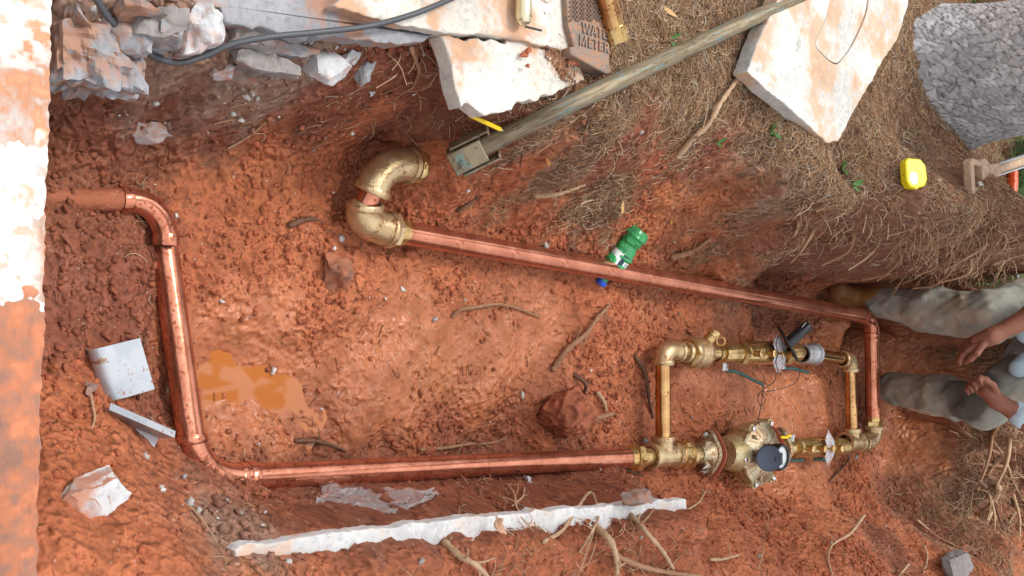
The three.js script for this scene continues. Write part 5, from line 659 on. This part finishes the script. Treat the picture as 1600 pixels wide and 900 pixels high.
// hanging roots along the far overhang and the root mass at the far right
{
  const r = RNG(909), hang = 'cut root end hanging from the overhang in front of the worker', mass = 'woody root in the tangled root mass at the far right bank';
  for (const [u, v, L, rr] of [[1266, 352, 30, .0075], [1244, 348, 24, .006], [1302, 360, 28, .007], [1326, 366, 34, .008], [1362, 384, 28, .006], [1410, 386, 30, .005], [1432, 396, 26, .005], [1458, 398, 32, .0055], [1484, 400, 52, .0085], [1500, 392, 46, .0065], [1512, 400, 56, .0075], [1526, 406, 50, .006], [1536, 386, 60, .006], [1476, 412, 40, .007]]) { const a = G(u, v + 10 * (r() - 0.5), 0.006), b = a.clone().add(V(0.03 + 0.04 * r(), -0.01 - 0.0008 * L * r(), 0.09 * (r() - 0.45))), c = b.clone().add(V(0.05 * r(), -0.0018 * L * (0.4 + r()), 0.09 * (r() - 0.5))); solo('hanging_root', hang, 'root', tube([a.clone().add(V(-0.05, -0.01, 0)), a, b, c], (t) => rr * (1 - 0.45 * t), 18, 6), r() < 0.5 ? mRootPale : mRootTan, 'cut roots hanging from the overhang'); }
  for (let i = 0; i < 26; i++) { const u = 1522 + 76 * r(), v = 660 + 150 * r(), a = G(u, v, 0.0), L = 0.12 + 0.2 * r(), d = V(0.6 * (r() - 0.2), 0.25 - 0.7 * r(), 0.5 * (r() - 0.4)).normalize(), b = a.clone().addScaledVector(d, L * 0.5).add(V(0, 0.02, 0.03)), c = a.clone().addScaledVector(d, L).add(V(0.03 * (r() - .5), 0, 0.02)); c.y = Math.max(c.y, H(c.x, c.z) - 0.01); b.y = Math.max(b.y, H(b.x, b.z) + 0.01); solo('tangled_root', mass, 'root', tube([a, b, c], (t) => (0.005 + 0.006 * h3(i, 3, 3)) * (1 - 0.5 * t), 18, 6), [mRootTan, mRootPale, mRootDark][i % 3], 'roots tangled in the far right bank'); }
  S('long upright woody root along the turf side of the root mass', '1582,680,.03 1588,720,.035 1590,770,.03 1594,830,.02', .011, mRootTan);
  S('pale broken root stub standing in the root mass', '1533,758,.05 1532,785,.05 1530,812,.03', .014, mRootPale);
  // fine root hair and fibres: one uncountable mass
  const hairs = []; const zone = (n, u0, u1, v0, v1, L) => { for (let i = 0; i < n; i++) { const a = G(lerp(u0, u1, r()), lerp(v0, v1, r()), 0.004), d = V(r() - 0.4, 0.5 * (r() - 0.6), r() - 0.5).multiplyScalar(L * (0.5 + r())), b = a.clone().addScaledVector(d, 0.5).add(V(0, 0.025 * r(), 0)), c = a.clone().add(d); c.y = Math.max(c.y, H(c.x, c.z) - 0.02); b.y = Math.max(b.y, H(b.x, b.z)); const cv = new THREE.CatmullRomCurve3([a, b, c.add(V(0.02 * (r() - 0.5), 0, 0.02 * (r() - 0.5)))]); hairs.push(new THREE.TubeGeometry(cv, 7, 0.0008 + 0.0016 * r() * r(), 4)); } };
  zone(900, 1400, 1570, 340, 440, 0.13); zone(380, 1220, 1400, 310, 400, 0.1); zone(700, 1490, 1600, 640, 830, 0.16); zone(70, 560, 720, 70, 200, 0.09); zone(90, 760, 1050, 800, 900, 0.08); zone(80, 1180, 1460, 780, 900, 0.1); zone(60, 830, 1000, 200, 300, 0.1); zone(40, 700, 800, 740, 800, 0.08);
  struct('fine_roots', mg(hairs.filter((_, i) => i % 2)), mRootTan, 'stuff', 'fine brown root hairs in the cut banks'); struct('fine_roots', mg(hairs.filter((_, i) => !(i % 2))), mRootPale, 'stuff', 'fine pale root hairs in the cut banks');
}
// ---------------------------------------------------------------- pine needles, crumbs, grit, turf
{
  const r = RNG(31337), M = new THREE.Matrix4(), Q4 = new THREE.Quaternion(), col = new THREE.Color(), E = new THREE.Euler();
  const bent = new THREE.CylinderGeometry(0.0005, 0.0009, 1, 3, 4, true); { const p = bent.attributes.position; for (let i = 0; i < p.count; i++) p.setX(i, p.getX(i) + 0.06 * (p.getY(i) * p.getY(i))); bent.computeVertexNormals(); }
  const place = []; let tries = 0; while (place.length < 64000 && tries++ < 900000) { const x = lerp(-1.4, 1.4, r()), z = lerp(-5.0, -0.9, r()), w = soil(x, z), pr = Math.pow(w[3], 1.5) * 1.1 * (0.45 + step(-0.3, 0.2, fbm2(x * 5, z * 5, 2, 55))) + 0.03 * w[2] + 0.02 * w[4]; if (r() < pr && H(x, z) > -0.42) place.push([x, z]); }
  const im = new THREE.InstancedMesh(bent, new THREE.MeshStandardMaterial({ color: 0xffffff, roughness: 0.85 }), place.length); im.name = 'pine_needles'; im.userData = { kind: 'stuff', label: 'loose brown pine needles littering the bank' };
  place.forEach(([x, z], i) => { const e = 0.02, y = H(x, z), n = V(H(x - e, z) - H(x + e, z), 2 * e, H(x, z - e) - H(x, z + e)).normalize(), L = 0.018 + 0.055 * r() * r() + 0.01; Q4.setFromUnitVectors(V(0, 1, 0), n).multiply(new THREE.Quaternion().setFromEuler(E.set(0, r() * 6.283, 0))).multiply(new THREE.Quaternion().setFromEuler(E.set(Math.PI / 2 - 0.35 * (r() - 0.2), 0, 0))); const k = 0.8 + 1.9 * r() * r(); M.compose(V(x, y + 0.004 + 0.008 * r(), z), Q4, V(k, L, k)); im.setMatrixAt(i, M); const t = r(), b = 0.65 + 0.9 * r(); if (t < 0.55) col.setRGB(.32 * b, .18 * b, .09 * b); else if (t < 0.82) col.setRGB(.46 * b, .32 * b, .20 * b); else if (t < 0.93) col.setRGB(.13 * b, .065 * b, .035 * b); else col.setRGB(.42 * b, .36 * b, .28 * b); im.setColorAt(i, col); });
  im.castShadow = im.receiveShadow = true; scene.add(im);
  // dark bits of twig, bark and charred root on the clay
  const db = []; tries = 0; while (db.length < 2200 && tries++ < 200000) { const x = lerp(-1.1, 1.1, r()), z = lerp(-4.7, -0.65, r()), w = soil(x, z); if (r() < (0.5 * w[0] + 0.45 * w[1] + 0.8 * w[2] + 0.8 * w[4]) * (0.15 + step(0.0, 0.3, fbm2(x * 4 + 2, z * 4, 3, 58)))) db.push([x, z]); }
  const imd = new THREE.InstancedMesh(bent, new THREE.MeshStandardMaterial({ color: 0xffffff, roughness: 0.8 }), db.length); imd.name = 'twig_bits'; imd.userData = { kind: 'stuff', label: 'tiny dark twig and bark bits trodden into the clay' };
  db.forEach(([x, z], i) => { const L = 0.003 + 0.016 * Math.pow(r(), 3), k = 0.8 + 1.3 * r(); Q4.setFromEuler(E.set(Math.PI / 2 + 0.25 * (r() - 0.5), r() * 6.283, 0, 'YXZ')); M.compose(V(x, H(x, z) + 0.002, z), Q4, V(k, L, k)); imd.setMatrixAt(i, M); const b = 0.5 + r(); if (r() < 0.8) col.setRGB(.12 * b, .045 * b, .025 * b); else col.setRGB(.34 * b, .22 * b, .13 * b); imd.setColorAt(i, col); });
  imd.castShadow = imd.receiveShadow = true; scene.add(imd);
  // crumbs
  const ic = toCreasedNormals(new THREE.IcosahedronGeometry(1, 1), 0.3); { const p = ic.attributes.position; for (let i = 0; i < p.count; i++) { const k = 1 + 0.6 * n3(p.getX(i) * 1.9 + 5, p.getY(i) * 1.7, p.getZ(i) * 1.7); p.setXYZ(i, p.getX(i) * k, p.getY(i) * k * 0.75, p.getZ(i) * k); } }
  const cr = []; tries = 0; while (cr.length < 34000 && tries++ < 500000) { const x = lerp(-1.2, 1.2, r()), z = lerp(-4.9, -0.62, r()), w = soil(x, z), cl1 = step(-0.12, 0.3, fbm2(x * 6, z * 6, 3, 30)); const sl = Math.hypot(H(x + 0.02, z) - H(x - 0.02, z), H(x, z + 0.02) - H(x, z - 0.02)) / 0.04; if (r() < (0.5 + cl(sl, 0, 2)) * (w[0] + 0.8 * w[2] + 0.8 * w[4] + 0.25 * w[3] + 0.03 * w[1]) * (0.08 + cl1)) cr.push([x, z, w]); }
  const im2 = new THREE.InstancedMesh(ic, new THREE.MeshStandardMaterial({ color: 0xffffff, roughness: 0.9 }), cr.length); im2.name = 'soil_crumbs'; im2.userData = { kind: 'stuff', label: 'crumbs of red clay scattered over the pit' };
  cr.forEach(([x, z, w], i) => { const s = 0.0016 + 0.0085 * Math.pow(r(), 4.5); Q4.setFromEuler(E.set(r() * 6, r() * 6, r() * 6)); M.compose(V(x, H(x, z) + s * 0.15, z), Q4, V(s * (0.8 + 0.5 * r()), s * (0.6 + 0.4 * r()), s)); im2.setMatrixAt(i, M); const b = 0.7 + 0.55 * r(); col.setRGB((.36 * w[0] + .38 * w[1] + .23 * w[2] + .22 * w[3] + .26 * w[4]) * b, (.098 * w[0] + .115 * w[1] + .065 * w[2] + .11 * w[3] + .16 * w[4]) * b, (.041 * w[0] + .052 * w[1] + .03 * w[2] + .06 * w[3] + .115 * w[4]) * b); im2.setColorAt(i, col); });
  im2.castShadow = im2.receiveShadow = true; scene.add(im2);
  // pale grit and mortar bits
  const gr = []; tries = 0; while (gr.length < 900 && tries++ < 200000) { const x = lerp(-1.1, 1.1, r()), z = lerp(-4.6, -0.65, r()), w = soil(x, z); if (r() < 0.5 * w[4] + 0.012 * w[0] + 0.02 * w[2] + 0.012 * w[3]) gr.push([x, z]); }
  const im3 = new THREE.InstancedMesh(ic, new THREE.MeshStandardMaterial({ color: 0xffffff, roughness: 0.9 }), gr.length); im3.name = 'pale_grit'; im3.userData = { kind: 'stuff', label: 'pale grit and mortar crumbs' };
  gr.forEach(([x, z], i) => { const s = 0.002 + 0.0085 * Math.pow(r(), 3); Q4.setFromEuler(E.set(r() * 6, r() * 6, r() * 6)); M.compose(V(x, H(x, z) + s * 0.4, z), Q4, V(s * 1.2, s * 0.8, s)); im3.setMatrixAt(i, M); const b = 0.3 + 0.4 * r(); col.setRGB(b, b * 0.95, b * 0.9); im3.setColorAt(i, col); });
  im3.castShadow = im3.receiveShadow = true; scene.add(im3);
  // turf beyond the far edge
  const bl = new THREE.ConeGeometry(0.0022, 1, 3, 3, true).translate(0, 0.5, 0); { const p = bl.attributes.position; for (let i = 0; i < p.count; i++) p.setX(i, p.getX(i) + 0.35 * p.getY(i) ** 2); bl.computeVertexNormals(); }
  const tf = []; tries = 0; while (tf.length < 16000 && tries++ < 300000) { const x = lerp(-2.2, 1.6, r()), z = lerp(-6.6, -4.0, r()); const w = z > Z0 && Math.abs(x) < 1.44 ? soil(x, z)[5] : 1; if (r() < step(0.35, 0.6, w)) tf.push([x, z]); }
  const im4 = new THREE.InstancedMesh(bl, new THREE.MeshStandardMaterial({ color: 0xffffff, roughness: 0.8 }), tf.length); im4.name = 'grass'; im4.userData = { kind: 'stuff', label: 'green lawn beyond the far edge' };
  tf.forEach(([x, z], i) => { const h = 0.03 + 0.05 * r(); Q4.setFromEuler(E.set(0.5 * (r() - 0.5), r() * 6.28, 0.5 * (r() - 0.5))); M.compose(V(x, H(x, z), z), Q4, V(1.3, h, 1.3)); im4.setMatrixAt(i, M); const b = 0.6 + 0.7 * r(); col.setRGB(.10 * b, .19 * b, .05 * b); im4.setColorAt(i, col); });
  im4.castShadow = im4.receiveShadow = true; scene.add(im4);
}
// little weeds and dry leaves
{
  const r = RNG(606), leafM = new THREE.MeshPhysicalMaterial({ color: C(.07, .20, .03), roughness: 0.6, transmission: 0.2, thickness: 0 }), dryM = new THREE.MeshStandardMaterial({ color: C(.50, .30, .13), roughness: 0.8 }), rustM = new THREE.MeshStandardMaterial({ color: C(.42, .17, .04), roughness: 0.8 });
  const leaf = (p, L, w, yaw, tilt) => { const g = new THREE.PlaneGeometry(w, L, 3, 5), q = g.attributes.position; for (let i = 0; i < q.count; i++) { const t = q.getY(i) / L + 0.5, s = Math.sin(Math.PI * cl(t, 0.03, 0.97)); q.setXYZ(i, q.getX(i) * s, q.getY(i) + L / 2, 0.25 * Math.abs(q.getX(i)) * s + 0.18 * L * t * t); } g.rotateX(-Math.PI / 2 + tilt); g.rotateY(yaw); g.translate(p.x, p.y, p.z); g.computeVertexNormals(); return g; };
  [[1198, 208, 7, 'green weed tuft at the foot of the concrete lid'], [1308, 264, 9, 'dark green weed sprig on the straw above the red twig'], [1326, 290, 6, 'bright green weed sprig nearest the root overhang'], [1112, 224, 3, 'tiny green leaf pair by the knobbly pale root'], [1040, 65, 3, 'tiny green sprout just above the valve key'], [1435, 115, 3, 'tiny green sprout between the lid and the trunk']].forEach(([u, v, n, l]) => { const p = G(u, v, 0.006), T = thing('weed', l, 'weed', p); for (let i = 0; i < n; i++) part(T, 'leaf', leaf(p.clone().add(V(0.012 * (r() - .5), 0.006 * r(), 0.012 * (r() - .5))), 0.022 + 0.018 * r(), 0.011, i * 2.3 + r(), 0.35 + 0.5 * r()), leafM); });
  [[1490, 42, .05, .016, dryM, 'curled tan leaf cluster piece near the trunk base'], [1484, 52, .04, .013, dryM, 'narrow tan leaf below the curled leaf by the trunk'], [1415, 70, .05, .007, dryM, 'slim straw-coloured leaf beside the concrete lid'], [1442, 88, .03, .014, dryM, 'small cream leaf between the lid and the trunk'], [970, 315, .06, .018, dryM, 'upright tan leaf on the needle bank above the bottle'], [1044, 352, .028, .02, rustM, 'small rusty yellow leaf on the red bank above the pipe'], [858, 254, .045, .03, rustM, 'round rusty brown leaf on the needle bank under the key'], [1430, 168, .05, .009, dryM, 'long pale leaf lying at the trunk foot'], [1030, 10, .05, .016, dryM, 'tan leaf near the top of the straw beside the key'], [1172, 538, .02, .006, rustM, 'tiny brown leaf scrap on the mud']].forEach(([u, v, L, w, m, l]) => solo('dry_leaf', l, 'leaf', leaf(G(u, v, 0.008), L, w, r() * 6, 0.25), m));
}
log('details');
renderer.render(scene, camera);
